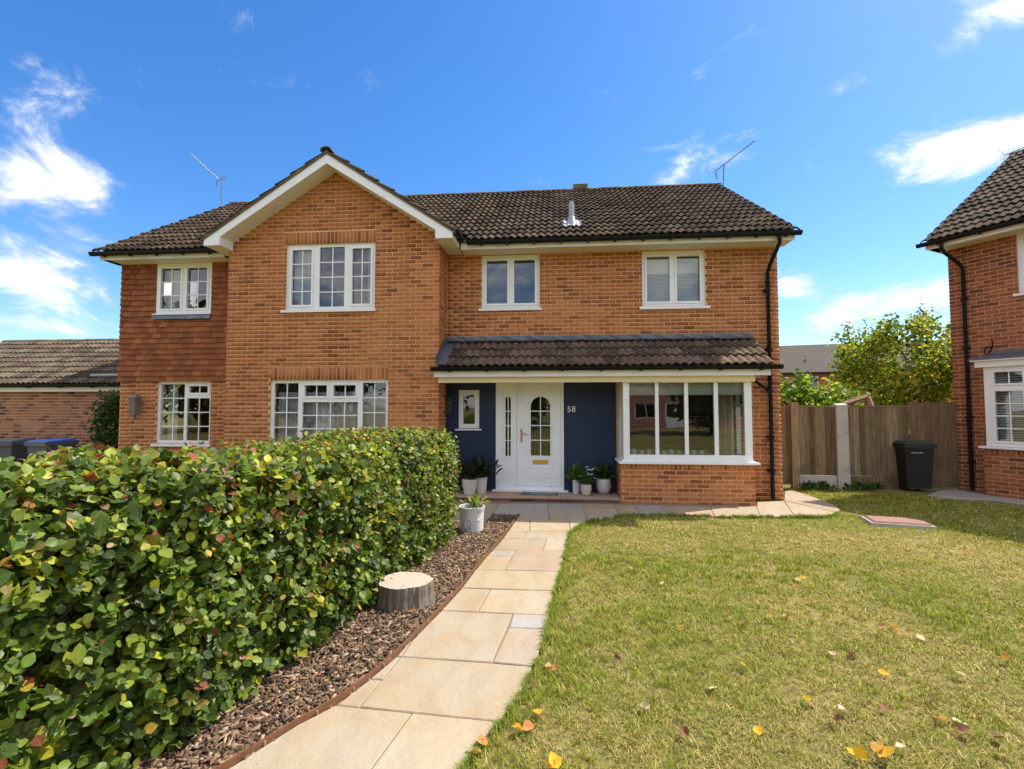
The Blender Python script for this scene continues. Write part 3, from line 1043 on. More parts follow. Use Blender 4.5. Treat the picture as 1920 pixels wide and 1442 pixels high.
# lead flashings
ld = MB()
N = 40
xs = [-2.12 + (3.62 + 2.12) * i / N for i in range(N + 1)]
for i in range(N):
    for (ya, za, yb, zb) in ((YM - .012, 3.07, YM - .014, 2.99), (YM - .014, 2.99, YM - .13, PT_Z - .005)):
        w0, w1 = .012 * math.sin(i * 2.2), .012 * math.sin((i + 1) * 2.2)
        ld.add([(xs[i], ya, za), (xs[i + 1], ya, za), (xs[i + 1], yb - w1, zb + abs(w1)), (xs[i], yb - w0, zb + abs(w0))], [(0, 1, 2, 3)])
ld.build('lead_flashing', M_LEAD, H58)
ld = MB()
for k in range(3):                                  # stepped soaker up the side of the gable
    ya, yb = 8.62 + .294 * k, 8.62 + .294 * (k + 1)
    za, zb = PE_Z + psl * (ya - PE_Y), PE_Z + psl * (yb - PE_Y)
    ld.add([(-2.141, ya, za + .17), (-2.141, yb, zb + .17), (-2.141, yb, zb + .045), (-2.141, ya, za + .045),
            (-1.93, yb, zb + .03), (-1.93, ya, za + .03)], [(0, 1, 2, 3), (3, 2, 4, 5)])
ld.build('lead_soaker', M_LEAD, H58)

# navy wall, small window, door
navy = MB().holes(-2.14, 1.10, .10, 2.30, [SMALL, (DOOR[0], DOOR[1], .0, DOOR[3])], YM - .022, YM + .006).build('navy_wall', M_BLUE, H58)
tag(navy, 'navy painted wall beside the front door')
window(H58, SMALL[0], SMALL[1], SMALL[2], SMALL[3], YM - .02, [(SMALL[0] + .045, SMALL[1] - .045, SMALL[2] + .045, SMALL[3] - .045, 1, 1, True)], (-1.96, -1.45, 1.25, 1.285, .05), recess=.02)


def arch(x0, x1, z0, z1, n=12):
    r = (x1 - x0) / 2
    cx = (x0 + x1) / 2
    return [(x0, z0), (x1, z0)] + [(cx + r * math.cos(t), z1 - r + r * math.sin(t)) for t in [math.pi * k / n for k in range(n + 1)]]


yd = YM + .01
LEAF = (-.775, .072, .20, 2.125)
dg, sg = (-.505, -.132, .775, 1.895), (-.988, -.885, .765, 1.895)
df = MB().plate([(DOOR[0], .13), (DOOR[1], .13), (DOOR[1], 2.19), (DOOR[0], 2.19)],
                [[(LEAF[0], LEAF[2]), (LEAF[1], LEAF[2]), (LEAF[1], LEAF[3]), (LEAF[0], LEAF[3])], arch(*sg)], yd - .03, yd + .05).build('door_frame', M_UPVC, H58)
leaf = MB().plate([(LEAF[0] + .004, LEAF[2] + .004), (LEAF[1] - .004, LEAF[2] + .004), (LEAF[1] - .004, LEAF[3] - .004), (LEAF[0] + .004, LEAF[3] - .004)], [arch(*dg)], yd - .015, yd + .045).build('front_door', M_UPVC, H58)


def grow(l, d):
    return (l[0] - d, l[1] + d, l[2] - d, l[3] + d)


def glazed(par, g, y):
    MB().add([(p[0], y + .02, p[1]) for p in arch(*g)], [tuple(range(len(arch(*g))))]).build('pane', M_GLASS, par)
    mb = MB().plate(arch(*grow(g, .028)), [arch(*g)], y - .012, y + .01)
    mb.build('glazing_bead', M_UPVC, par)
    cx = (g[0] + g[1]) / 2
    b = .009
    hs = []
    zs = [g[2], g[2] + (g[3] - g[2]) * .26, g[2] + (g[3] - g[2]) * .51, g[2] + (g[3] - g[2]) * .755, g[3]]
    mb = MB().box(cx - b, cx + b, y + .004, y + .016, g[2], g[3])
    for q in zs[1:4]:
        mb.box(g[0], g[1], y + .003, y + .017, q - b, q + b)
    mb.build('glazing_bars', M_UPVC, par)


glazed(leaf, dg, yd - .016)
glazed(df, sg, yd - .031)


def moulding(par, x0, x1, z0, z1, y):
    w = .014
    MB().holes(x0, x1, z0, z1, [(x0 + w, x1 - w, z0 + w, z1 - w)], y - .010, y + .002).build('panel_moulding', M_UPVC, par)
    MB().box(x0 + .035, x1 - .035, y - .007, y + .002, z0 + .035, z1 - .035).build('panel', M_UPVC, par)


moulding(leaf, -.569, -.093, .37, .565, yd - .015)
moulding(df, -1.03, -.86, .37, .565, yd - .03)
MB().box(-.55, -.10, yd - .024, yd - .014, .70, .722).build('panel_moulding', M_UPVC, leaf)
MB().box(-.99, -.89, yd - .039, yd - .029, .70, .722).build('panel_moulding', M_UPVC, df)
MB().holes(-.465, -.175, .615, .69, [(-.445, -.195, .632, .673)], yd - .026, yd - .014).build('letterbox', M_BRASS, leaf)
MB().box(-.446, -.194, yd - .021, yd - .013, .631, .674).build('letterbox_flap', M_BRASS, leaf)
hd = MB().plate(arch(-.697, -.665, 1.03, 1.285), [], yd - .028, yd - .014).build('door_handle', M_BRASS, leaf)
MB().tube([(-.681, yd - .03, 1.19), (-.681, yd - .06, 1.19), (-.66, yd - .065, 1.192), (-.565, yd - .062, 1.185)], .009, 8).build('lever', M_STEEL, hd)
MB().box(-1.235, .198, YM - .10, yd + .05, .102, .135).build('door_sill', M_UPVC, H58)
tx = bpy.data.curves.new('house_number', 'FONT')
tx.body = '58'
tx.size = .155
tx.extrude = .004
tx.space_character = 1.1
txo = bpy.data.objects.new('tmp', tx)
col.objects.link(txo)
me = bpy.data.meshes.new_from_object(txo.evaluated_get(bpy.context.evaluated_depsgraph_get()))
bpy.data.objects.remove(txo)
me.materials.clear()
me.materials.append(M_WHITE)
link('house_number', me, H58, (.185, YM - .03, 1.605), (math.pi / 2, 0, 0))
bell = W(1059, 779, YM - .03)
MB().box(bell.x - .012, bell.x + .012, YM - .035, YM - .022, bell.z - .02, bell.z + .02).build('doorbell', M_DARKBOX, H58)
mbx = MB().box(-2.145, -2.005, YM - .09, YM - .022, 1.55, 1.885).build('meter_box', M_DARKBOX, H58)
for zz in (1.765, 1.675):
    MB().box(-2.085, -2.06, YM - .094, YM - .091, zz - .012, zz + .012).build('mark', M_STEEL, mbx)

# step
stepo = MB().box(-2.14, 1.095, 8.89, YM + .01, 0, .075).build('doorstep', M_MORTAR, H58)
for i in range(15):
    a, b = -2.13 + 3.22 * i / 15, -2.13 + 3.22 * (i + 1) / 15
    MB().box(a + .004, b - .004, 8.862 + random.uniform(-.003, .003), 8.91, .004, .072).build('riser_brick', M_STEPBRICK, stepo)
sx = [-2.14, -1.45, -.72, .05, .62, 1.095]
for i in range(5):
    MB().box(sx[i] + .003, sx[i + 1] - .003, 8.84, YM - .024, .076, .101).build('step_slab', M_STONE, stepo, color=random.choice([(.42, .28, .20), (.45, .32, .23), (.40, .30, .25)]))

# bay: dwarf wall, frame, sill
bw = MB().box(BAYX[0] + .005, BAYX[1] - .005, YF + .005, YF + .12, 0, .70).build('bay_wall', M_MORTAR, H58)
MB().box(BAYX[0] + .008, BAYX[0] + .12, YF + .121, YM + .006, 0, .70).build('bay_side_wall', M_MORTAR, H58)
MB().box(BAYX[1] - .12, BAYX[1] - .008, YF + .121, YM + .006, 0, .70).build('bay_side_wall', M_MORTAR, H58)
b58.wall(bw, brick_rects(BAYX[0], BAYX[1], 0, .632, course=.0752, shift=.03), YF)
b58.wall(bw, soldiers(BAYX[0], BAYX[1], .632, .705), YF)
b58.wall(bw, brick_rects(YF + .006, YM, 0, .70, course=.0752), BAYX[0], 'x-')
b58.wall(bw, brick_rects(YF + .006, YM, 0, .70, course=.0752), BAYX[1], 'x+')
bz0, bz1 = .775, 2.15
mx = [1.157, 1.264, 1.708, 1.768, 2.208, 2.271, 2.707, 2.774, 3.214, 3.335]
bay = window(H58, mx[0], mx[9], bz0, bz1, YF, [(mx[1], mx[2], bz0 + .09, bz1 - .03, 1, 1, False), (mx[3], mx[4], bz0 + .09, bz1 - .03, 1, 1, False),
                                              (mx[5], mx[6], bz0 + .09, bz1 - .03, 1, 1, False), (mx[7], mx[8], bz0 + .09, bz1 - .03, 1, 1, False)], None, recess=.0, name='bay_window')
for sxx, sg_ in ((1.157, 1), (3.335, -1)):
    a, b = (sxx, sxx + .07) if sg_ > 0 else (sxx - .07, sxx)
    mb = MB()
    for (y0, y1, z0, z1) in ((YF + .071, YM, bz0, bz0 + .08), (YF + .071, YM, bz1 - .05, bz1), (YF + .071, YF + .11, bz0 + .08, bz1 - .05), (YM - .06, YM, bz0 + .08, bz1 - .05), (YF + .111, YM - .061, 1.70, 1.74)):
        mb.box(a, b, y0, y1, z0, z1)
    mb.build('bay_side_frame', M_UPVC, bay)
    xx = (a + b) / 2
    for z0, z1 in ((bz0 + .08, 1.70), (1.74, bz1 - .05)):
        MB().add([(xx, YF + .11, z0), (xx, YM - .06, z0), (xx, YM - .06, z1), (xx, YF + .11, z1)], [(0, 1, 2, 3)]).build('pane', M_GLASS, bay)
MB().box(1.07, 3.425, YF - .075, YM, .712, .748).build('bay_sill', M_UPVC, bay)
MB().box(1.13, 3.35, YF - .01, YM, .749, .774).build('bay_sill_board', M_UPVC, bay)
# room dressing in the bay
for k in range(4):
    a, b = mx[1 + 2 * k], mx[2 + 2 * k]
    o = MB()
    for q in range(8):
        o.box(a - .02, b + .02, YF + .10 - .012 * (q % 2), YF + .14, bz1 - .24 + .026 * q, bz1 - .24 + .026 * (q + 1) - .002)
    o = o.build('pleated_blind', M_BLIND_T, None, loc=((a + b) / 2, YF + .15, bz1 - .24))
    tag(o, ['leftmost', 'second', 'third', 'rightmost'][k] + ' pale raised blind from the door behind the bay window glass', 'blind', 'raised blinds in the bay window')
M_SAGE = plain('sage_stripe', (.33, .38, .26), .9)
st = thing('striped_cushion', 'green and white striped long cushion on the bay window ledge', 'cushion', (2.1, 9.25, .75))
for i in range(24):
    a, b = 1.30 + .065 * i, 1.30 + .065 * (i + 1)
    lean = .03
    top = .93 + .012 * math.sin(i * 1.3) - (.06 if i > 20 else 0)
    MB().hexa([(a, 9.05, .70), (b, 9.05, .70), (b, 9.22, .70), (a, 9.22, .70)], [(a - lean, 9.08, top), (b - lean, 9.08, top), (b - lean, 9.19, top), (a - lean, 9.19, top)]).build(
        'stripe', M_WHITE if i % 2 else M_SAGE, st)
MB().box(1.25, 3.2, 9.0, 9.75, .60, .70).build('window_seat', M_WHITE, H58)
curtain('curtain', 'pale vertical curtain at the right end of the bay window', 'curtain', 2.86, 3.22, .80, 2.1, 9.42, M_CREAMC, 6, .03)
venetian('half-closed grey slatted blind across the bay window', 1.22, 3.2, .93, 1.93, YF + .22, M_SLAT, .01, .05, .12)

venetian('white slatted blind filling the upstairs window near the downpipe', W2[0] + .1, W2[1] - .1, W2[2] + .05, W2[3] - .10, YM + .19, M_BLIND, .30, .026, .9)
venetian('white slatted blind filling the upstairs window above the front door', W1[0] + .1, W1[1] - .1, W1[2] + .05, W1[3] - .10, YM + .19, M_BLIND_SKY, .12, .026, .95)

# downpipes
px_ = 3.868
dp = MB().tube([(3.93, 9.03, 4.74), (3.93, 9.035, 4.60), (3.905, 9.10, 4.50), (3.88, 9.33, 4.30), (px_, 9.42, 4.16), (px_, 9.42, 2.0), (px_, 9.42, .10), (px_, 9.39, .04)], .034, 12).build('downpipe', M_BLACK, H58, sm='auto')
for zz in (3.85, 2.75, 1.15, .55):
    MB().box(px_ - .06, px_ + .06, 9.42, YM, zz - .018, zz + .018).lathe([(.042, -.03), (.042, .03)], 12, (px_, 9.42, zz)).build('pipe_clip', M_BLACK, dp)
MB().tube([(3.36, 8.80, 2.31), (3.37, 8.86, 2.24), (3.45, 9.10, 2.18), (px_ - .06, 9.40, 2.02), (px_, 9.42, 1.94)], .030, 10).build('porch_downpipe', M_BLACK, H58, sm='auto')

b58.flush()
t58.flush()
tp.flush()

# ------------------------------------------------------------------ the left-hand house with the gable
HL = thing('brick_house', 'orange brick house with projecting white-edged gable and red tile-hung end wall', 'house', (-5.5, 9.5, 0))
GL_, GR_ = -6.28, -2.15
GU = (-5.126, -3.375, 3.53, 4.79)
GW = (-5.384, -3.097, .98, 2.208)
WU = (-8.262, -7.055, 3.63, 4.665)
WLW = (-8.209, -7.024, .96, 2.225)


def z_in(x):
    return 6.14 - .625 * abs(x - GX)


gpl = [(GL_, 0), (GR_, 0), (GR_, z_in(GR_) + .02), (GX, 6.16), (GL_, z_in(GL_) + .02)]


def rc(r):
    return [(r[0], r[2]), (r[1], r[2]), (r[1], r[3]), (r[0], r[3])]


gw = MB().plate([(p[0] + (.008 if p[0] == GL_ else -.008 if p[0] == GR_ else 0), p[1]) for p in gpl], [rc(GU), rc(GW)], YF + .005, YF + .25).build('gable_wall', M_MORTAR, HL)
bL = Pieces(HL, M_BRICK, score=lambda p: (Vector(p) - EYE).length + (8 if p[2] < 1.35 else 0))
LU, LG = (GU[0] - .02, GU[1] + .02, GU[3], 5.022), (GW[0] - .01, GW[1] + .01, GW[3], 2.45)
bL.wall(gw, brick_rects(GL_, GR_, 0, 6.2, [GU, GW, LU, LG], clip=lambda u, v: v < z_in(u) + .0, course=.0752), YF)
bL.wall(gw, soldiers(*LU), YF)
bL.wall(gw, soldiers(*LG), YF)
rw = MB().box(GR_ - .24, GR_ - .005, YF + .251, YM + .26, 0, 4.80).build('gable_side_wall', M_MORTAR, HL)
bL.wall(rw, brick_rects(YF, YM, 0, 4.76, course=.0752), GR_, 'x+')
MB().box(GL_ + .008, GL_ + .24, YF + .251, YM + .26, 0, 4.80).build('gable_side_wall', M_MORTAR, HL)
WX = -9.03
ww = MB().holes(WX + .008, GL_ - .001, 0, 4.72, [WU, WLW], YM + .005, YM + .25).build('wing_wall', M_MORTAR, HL)
bL.wall(ww, brick_rects(WX, GL_, 0, 2.25, [WLW], course=.0752), YM)
bL.flush()
MB().box(WX, WX + .25, YM + .26, 16.9, 0, 4.9).build('side_wall', M_BRICK, HL)
MB().box(WX + .26, GR_ - .25, YM + .27, 16.9, 2.42, 2.62).build('upper_floor', M_ROOM, HL)
MB().box(GL_ + .25, GR_ - .25, YF + .26, YM + .265, 2.42, 2.62).build('upper_floor', M_ROOM, HL)
MB().box(WX + .26, GR_ - .25, YF + .26, 16.9, 0, .1).build('floor', M_CARPET, HL)
MB().box(WX + .26, GR_ - .3, 12.4, 12.5, .11, 4.74).build('partition', M_ROOM, HL)
MB().hexa([(-9.16, p[0], p[1]) for p in tri], [(-4.18, p[0], p[1]) for p in tri]).build('roof_deck', M_DARKBOX, HL)
MB().add([(-9.3, RID_Y, RID_Z + .02), (-4.18, RID_Y, RID_Z + .02), (-4.18, 17.4, 4.8), (-9.3, 17.4, 4.8)], [(0, 1, 2, 3)]).build('rear_roof', M_TILE, HL)
gt = [(GX - 2.3, 4.80), (GX, GZ - .06), (GX + 2.3, 4.80)]
MB().hexa([(p[0], YF + .255, p[1]) for p in gt], [(p[0], 11.6, p[1]) for p in gt]).build('gable_roof_deck', M_DARKBOX, HL)

# hung tiles on the wing
ht_holes = [(WU[0] - .005, WU[1] + .005, WU[2] - .12, WU[3] + .2)]
hung = []
GA = .1125
r = 0
z = 2.225
while z < 4.66:
    off = 0 if r % 2 else .0825
    x = WX - .03 + off - .165
    while x < GL_:
        a, b = max(x, WX - .035 + random.uniform(-.006, .006)), min(x + .162, GL_ - .003)
        if b - a > .03:
            for q in subtract((a, b, z, min(z + GA, 4.665)), ht_holes[0]):
                if q[1] - q[0] > .02 and q[3] - q[2] > .03:
                    hung.append((q, random.uniform(-.004, .004)))
        x += .165
    z += GA
    r += 1
hm = MB().add([(-.5, -.042, 0), (.5, -.042, 0), (.5, -.010, 0), (-.5, -.010, 0), (-.5, -.016, 1.08), (.5, -.016, 1.08), (.5, -.002, 1.08), (-.5, -.002, 1.08)],
              [(0, 1, 5, 4), (1, 2, 6, 5), (3, 0, 4, 7), (4, 5, 6, 7), (3, 2, 1, 0)])
hme = bpy.data.meshes.new('hung_tile')
hme.from_pydata(hm.v, [], hm.f)
hme.materials.append(M_HUNG)
hung.sort(key=lambda h: (Vector((h[0][0], YM, h[0][2])) - EYE).length)
for (q, e) in hung[:300]:
    link('hung_tile', hme, ww, ((q[0] + q[1]) / 2, YM + e, q[2] + e), (0, 0, e * 2), (q[1] - q[0], 1, q[3] - q[2]))
if hung[300:]:
    tvh = np.array(hm.v)
    P = np.array([((q[0] + q[1]) / 2, YM + e, q[2]) for q, e in hung[300:]])
    S = np.array([(q[1] - q[0], 1, q[3] - q[2]) for q, e in hung[300:]])
    V = (tvh[None] * S[:, None] + P[:, None]).reshape(-1, 3)
    f = (np.arange(len(P))[:, None, None] * 8 + np.array(hm.f)[None]).reshape(-1, 4)
    tag(link('hung_tiling', np_mesh('hung_tiling', V, [f], M_HUNG), HL), kind='stuff')

# windows of the left house
m1, m2 = (-4.594, -4.479), (-3.988, -3.876)
z0, z1 = GU[2] + .06, GU[3] - .06
window(HL, *GU, YF, [(GU[0] + .06, m1[0], z0, z1, 2, 4, True), (m1[1], m2[0], z0, z1, 2, 4, False), (m2[1], GU[1] - .06, z0, z1, 2, 4, True)], (-5.185, -3.35, 3.475, 3.53, .05))
z0, z1 = GW[2] + .06, GW[3] - .06
n1, n2 = (-4.85, -4.765), (-3.69, -3.60)
mid = (n1[1] + n2[0]) / 2
window(HL, *GW, YF, [(GW[0] + .06, n1[0], z0, z1, 2, 4, False), (n2[1], GW[1] - .06, z0, z1, 2, 4, False),
                     (n1[1], mid - .02, 1.86, z1, 2, 1, True), (mid + .02, n2[0], 1.86, z1, 2, 1, True), (n1[1], n2[0], z0, 1.79, 4, 3, False)], (-5.44, -3.04, .92, .98, .05))
z0, z1 = WU[2] + .055, WU[3] - .055
m = (WU[0] + WU[1]) / 2
window(HL, *WU, YM - .045, [(WU[0] + .055, m - .03, z0, z1, 2, 3, True), (m + .03, WU[1] - .055, z0, z1, 2, 3, True)], (WU[0] - .05, WU[1] + .02, WU[2] - .035, WU[2], .03), recess=.02)
MB().hexa([(WU[0] - .05, YM - .075, WU[2] - .125), (WU[1] + .01, YM - .075, WU[2] - .125), (WU[1] + .01, YM - .02, WU[2] - .105), (WU[0] - .05, YM - .02, WU[2] - .105)],
          [(WU[0] - .05, YM - .055, WU[2] - .036), (WU[1] + .01, YM - .055, WU[2] - .036), (WU[1] + .01, YM, WU[2] - .036), (WU[0] - .05, YM, WU[2] - .036)]).build('lead_apron', M_LEAD, HL)
z0, z1 = WLW[2] + .055, WLW[3] - .055
m = -7.60
window(HL, *WLW, YM, [(WLW[0] + .055, m - .03, z0, z1, 2, 4, False), (m + .03, WLW[1] - .055, 1.95, z1, 2, 1, True), (m + .03, WLW[1] - .055, z0, 1.88, 2, 3, False)], (WLW[0] - .05, WLW[1] + .05, .90, .96, .05))
G_ = 'curtains in the gabled house'
curtain('net_curtain', 'white net curtain in the left light of the upstairs gable window', 'curtain', -5.05, -4.60, 3.56, 4.74, YF + .19, M_NET, 9, .02, G_)
curtain('curtain', 'cream curtain at the right edge of the upstairs gable window', 'curtain', -3.62, -3.40, 3.56, 4.76, YF + .30, M_CREAMC, 4, .02, G_)
curtain('net_curtain', 'lilac patterned net curtain in the wide ground floor gable window', 'curtain', -5.33, -3.15, 1.0, 1.98, YF + .19, M_LILAC, 26, .022, G_)
curtain('curtain', 'dark gathered curtain at the left of the wide gable window', 'curtain', -5.34, -5.0, 1.0, 2.16, YF + .36, plain('mauve_curtain', (.22, .15, .2), .9), 6, .03, G_)
curtain('net_curtain', 'pale net curtain at the left of the downstairs wing window', 'curtain', -8.16, -7.95, .98, 2.18, YM + .28, M_NET, 4, .02, G_)
curtain('net_curtain', 'pale net curtain in the left light of the tile-hung wall window', 'curtain', -8.2, -7.85, 3.66, 4.6, YM + .22, M_NET, 6, .02, G_)

# gable verge: barge board, soffits, tiles
ox, ix = 2.34, 2.03
zo = lambda d: 6.315 - SLOPE * d
barge = [(GX, 6.315), (GX + ox, zo(ox)), (GX + ox, 4.685), (GX + ix, 4.685), (GX + ix, z_in(GX + ix) - .03), (GX, z_in(GX)), (GX - ix, z_in(GX - ix) - .03), (GX - ix, 4.685), (GX - ox, 4.685), (GX - ox, zo(ox))]
MB().plate(barge, [], 8.50, 8.522).build('bargeboard', M_UPVC, HL)
for sgn in (-1, 1):
    xe, xi = GX + sgn * ox, GX + sgn * ix
    MB().hexa([(GX, 8.523, 6.15), (xi, 8.523, z_in(xi) - .015), (xi, YF + .006, z_in(xi) - .015), (GX, YF + .006, 6.15)],
              [(GX, 8.523, 6.17), (xi, 8.523, z_in(xi) + .005), (xi, YF + .006, z_in(xi) + .005), (GX, YF + .006, 6.17)]).build('verge_soffit', M_CREAM, HL)
    a, b = min(xe, xi), max(xe, xi)
    MB().box(a + .002, b - .002, 8.524, 9.5, 4.688, 4.702).build('eaves_soffit', M_CREAM, HL)
    MB().box(*((xe - .02, xe) if sgn > 0 else (xe, xe + .02)), 8.524, 9.12, 4.705, 4.83).build('side_fascia', M_UPVC, HL)
    MB().box(*((xi - .003, xi + .017) if sgn > 0 else (xi - .017, xi + .003)), 8.524, YF + .005, 4.703, z_in(xi)).build('box_end', M_UPVC, HL)
    if sgn > 0:
        gutter(HL, (xe + .002, 8.49, 4.85), (xe + .002, 9.02, 4.85), 2)
    else:
        gutter(HL, (xe - .002, 9.05, 4.85), (xe - .002, 8.49, 4.85), 2)
    up = Vector((-sgn * CS, 0, SS))
    e0 = Vector((GX + sgn * (ox + .06), 0, GZ - SLOPE * (ox + .06)))
    # mortar bed and undercloak along the verge
    p0, p1 = Vector((xe + sgn * .05, 8.475, zo(ox + .05))), Vector((GX, 8.475, 6.315))
    MB().hexa([p0, p1, p1 + Vector((0, .2, 0)), p0 + Vector((0, .2, 0))], [q + Vector((0, 0, .06)) for q in (p0, p1, p1 + Vector((0, .2, 0)), p0 + Vector((0, .2, 0)))]).build('verge_bed', M_RIDGE, HL)
tL = Tiles(HL, M_TILE, score=lambda p: (p - EYE).length + (0 if p.x < -6.4 or p.y < 8.9 else 12))
roofL = MB().hexa([(-9.2, 9.06, 4.775), (-4.19, 9.06, 4.775), (-4.19, RID_Y, RID_Z - .02), (-9.2, RID_Y, RID_Z - .02)],
                  [(-9.2, 9.06, 4.795), (-4.19, 9.06, 4.795), (-4.19, RID_Y, RID_Z), (-9.2, RID_Y, RID_Z)]).build('roof', M_DARKBOX, HL)
tL.plane(roofL, (-9.28, EAV_Y, EAV_Z), (1, 0, 0), (0, CS, SS), 5.11, 15, keep=lambda p: p.x < -6.56 or z_main(p.y) > z_gable(p.x) + .06)
gd = 11 * TW
tL.plane(roofL, (GX + ox + .06, 8.465, GZ - SLOPE * (ox + .06)), (0, 1, 0), (-CS, 0, SS), gd, 8, keep=lambda p: p.z > z_main(p.y) - .05, gauge=.345)
tL.plane(roofL, (GX - ox - .06, 8.465 + gd, GZ - SLOPE * (ox + .06)), (0, -1, 0), (CS, 0, SS), gd, 8, keep=lambda p: p.z > z_main(p.y) - .05, gauge=.345)
tL.flush()
ridge_cap(roofL, (GX, 8.45, GZ + .0), (GX, 11.5, GZ + .0))
ridge_cap(roofL, (-9.30, RID_Y, RID_Z - .01), (-4.15, RID_Y, RID_Z - .01))
MB().box(-9.16, GL_ - .30, 9.12, 9.508, 4.672, 4.69).build('soffit', M_CREAM, HL)
MB().box(-9.18, GX - ox - .02, 9.095, 9.118, 4.66, 4.79).build('fascia', M_CREAM, HL)
gutter(HL, (-9.33, 9.085, 4.80), (GX - ox - .02, 9.085, 4.80), 5)
MB().hexa([(-9.20, 9.10, 4.665), (-9.18, 9.10, 4.665), (-9.18, RID_Y, RID_Z - .2), (-9.20, RID_Y, RID_Z - .2)],
          [(-9.20, 9.10, 4.80), (-9.18, 9.10, 4.80), (-9.18, RID_Y, RID_Z - .02), (-9.20, RID_Y, RID_Z - .02)]).build('bargeboard', M_CREAM, HL)
MB().box(-9.18, WX, 9.12, 13.2, 4.672, 4.685).build('verge_soffit', M_CREAM, HL)
# wall lantern on the wing
lp = W(256, 762, 9.4)
lan = thing('wall_lantern', 'grey-brown box lantern on the brick wall left of the wing window', 'lantern', (lp.x, YM, lp.z))
mb = MB()
mb.hexa([(lp.x - .055, 9.30, lp.z - .18), (lp.x + .055, 9.30, lp.z - .18), (lp.x + .055, 9.42, lp.z - .18), (lp.x - .055, 9.42, lp.z - .18)],
        [(lp.x - .07, 9.28, lp.z + .17), (lp.x + .07, 9.28, lp.z + .17), (lp.x + .07, 9.43, lp.z + .17), (lp.x - .07, 9.43, lp.z + .17)])
M_LAN = plain('grey_brown_lantern', (.17, .145, .12), .6, .15, 12)
mb.build('lantern_body', M_LAN, lan)
MB().hexa([(lp.x - .09, 9.26, lp.z + .17), (lp.x + .09, 9.26, lp.z + .17), (lp.x + .09, 9.46, lp.z + .17), (lp.x - .09, 9.46, lp.z + .17)],
          [(lp.x - .03, 9.33, lp.z + .235), (lp.x + .05, 9.33, lp.z + .235), (lp.x + .05, 9.39, lp.z + .235), (lp.x - .03, 9.39, lp.z + .235)]).build('lantern_cap', M_LAN, lan)
MB().lathe([(.02, -.27), (.03, -.25), (.02, -.20), (.04, -.18)], 10, (lp.x, 9.36, lp.z)).build('finial', M_LAN, lan)
MB().tube([(lp.x - .06, 9.36, lp.z + .03), (lp.x - .16, 9.40, lp.z + .03), (lp.x - .17, 9.49, lp.z + .03)], .022, 8).build('bracket', M_LAN, lan)


# ------------------------------------------------------------------ aerials
def aerial(label, base, top, a, b, n, name='tv_aerial'):
    t = thing(name, label, 'aerial', base, 'television aerials on the ridges')
    MB().tube([base, top], .014, 8).build('mast', M_ALU, t)
    a, b = Vector(a), Vector(b)
    bo = MB().tube([a, b], .010, 6).build('boom', M_ALU, t)
    d = (b - a).normalized()
    s = d.cross(Vector((0, 0, 1))).normalized()
    up = s.cross(d)
    for i in range(n):
        p = a + (b - a) * (.14 + .84 * i / (n - 1))
        h = .10
        MB().tube([p - s * h, p + s * h], .004, 4).build('element', M_ALU, bo)
    for k in (-1, 1):
        mb = MB()
        for q in range(5):
            w = a + d * (.02 - .02 * q) + up * k * (.03 + .04 * q)
            mb.tube([w - s * .16, w + s * .16], .004, 4)
        mb.tube([a, a + d * (-.08) + up * k * .2], .005, 4)
        mb.build('reflector', M_ALU, bo)
    return t


yr = RID_Y
aerial('dark television aerial pointing up right above the right end of the long ridge', W(1356, 352, yr), W(1357, 308, yr), W(1340, 322, yr), W(1409, 273, yr) + Vector((0, -.25, 0)), 16)
aerial('television aerial tilted up left above the tile-hung wing', W(415, 384, yr), W(415, 334, yr), W(411, 337, yr), W(380, 304, yr) + Vector((0, -.5, 0)), 10)
# ------------------------------------------------------------------ neighbouring house on the right
NC = G(1795, 918)
NROT = math.atan2(-.853, .522)
HN = thing('neighbour_house', 'red-brown brick house at the right edge with white bay window and black downpipe', 'house', (NC.x, NC.y, 0), rotz=NROT, local=True)
NM = Matrix.Translation((NC.x, NC.y, 0)) @ Matrix.Rotation(NROT, 4, 'Z')
nsc = lambda p: (NM @ Vector(p) - EYE).length + (6 if p[0] > 1.7 else 0)
NE = 5.06
NUW = (1.06, 2.3, 3.87, 5.04)
NBX = (.60, 2.9)
NLEN = 6.5
nw = MB().holes(.008, NLEN, 0, NE + .05, [NUW, (NBX[0] + .12, NBX[1] - .12, .1, 2.5)],   .005, .25).build('front_wall', M_MORTAR_N, HN)
bN = Pieces(HN, M_BRICK_N, score=nsc)
bN.wall(nw, brick_rects(0, 3.6, 0, NE + .03, [NUW, (NBX[0] + .02, NBX[1] - .02, -.1, 2.6)], course=.077), 0)
MB().box(3.6, NLEN, -.002, .007, 0, NE).build('plain_wall', M_BRICK_N, HN)
nb = MB().box(NBX[0] + .008, NBX[1] - .008, -.395, -.25, 0, .90).build('bay_wall', M_MORTAR_N, HN)
MB().box(NBX[0] + .008, NBX[0] + .12, -.249, .006, 0, .90).build('bay_side_wall', M_MORTAR_N, HN)
bN.wall(nb, brick_rects(NBX[0], NBX[1], 0, .83, course=.077, shift=.05), -.4)
bN.wall(nb, soldiers(NBX[0], NBX[1], .83, .905), -.4)
bN.wall(nb, brick_rects(-.394, 0, 0, .90, course=.077), NBX[0], 'x-')
bN.flush()
MB().box(0, .25, .26, 8.1, 0, NE + .1).build('side_wall', M_BRICK_N, HN)
MB().box(0, NLEN, 8.1, 8.3, 0, NE).build('back_wall', M_BRICK_N, HN)
MB().box(NLEN - .25, NLEN, .26, 8.1, 0, NE).build('side_wall', M_BRICK_N, HN)
MB().box(.26, NLEN - .26, .26, 8.1, 2.6, 2.8).build('upper_floor', M_ROOM, HN)
MB().box(.26, NLEN - .26, 3, 3.1, .05, NE).build('partition', M_ROOM, HN)
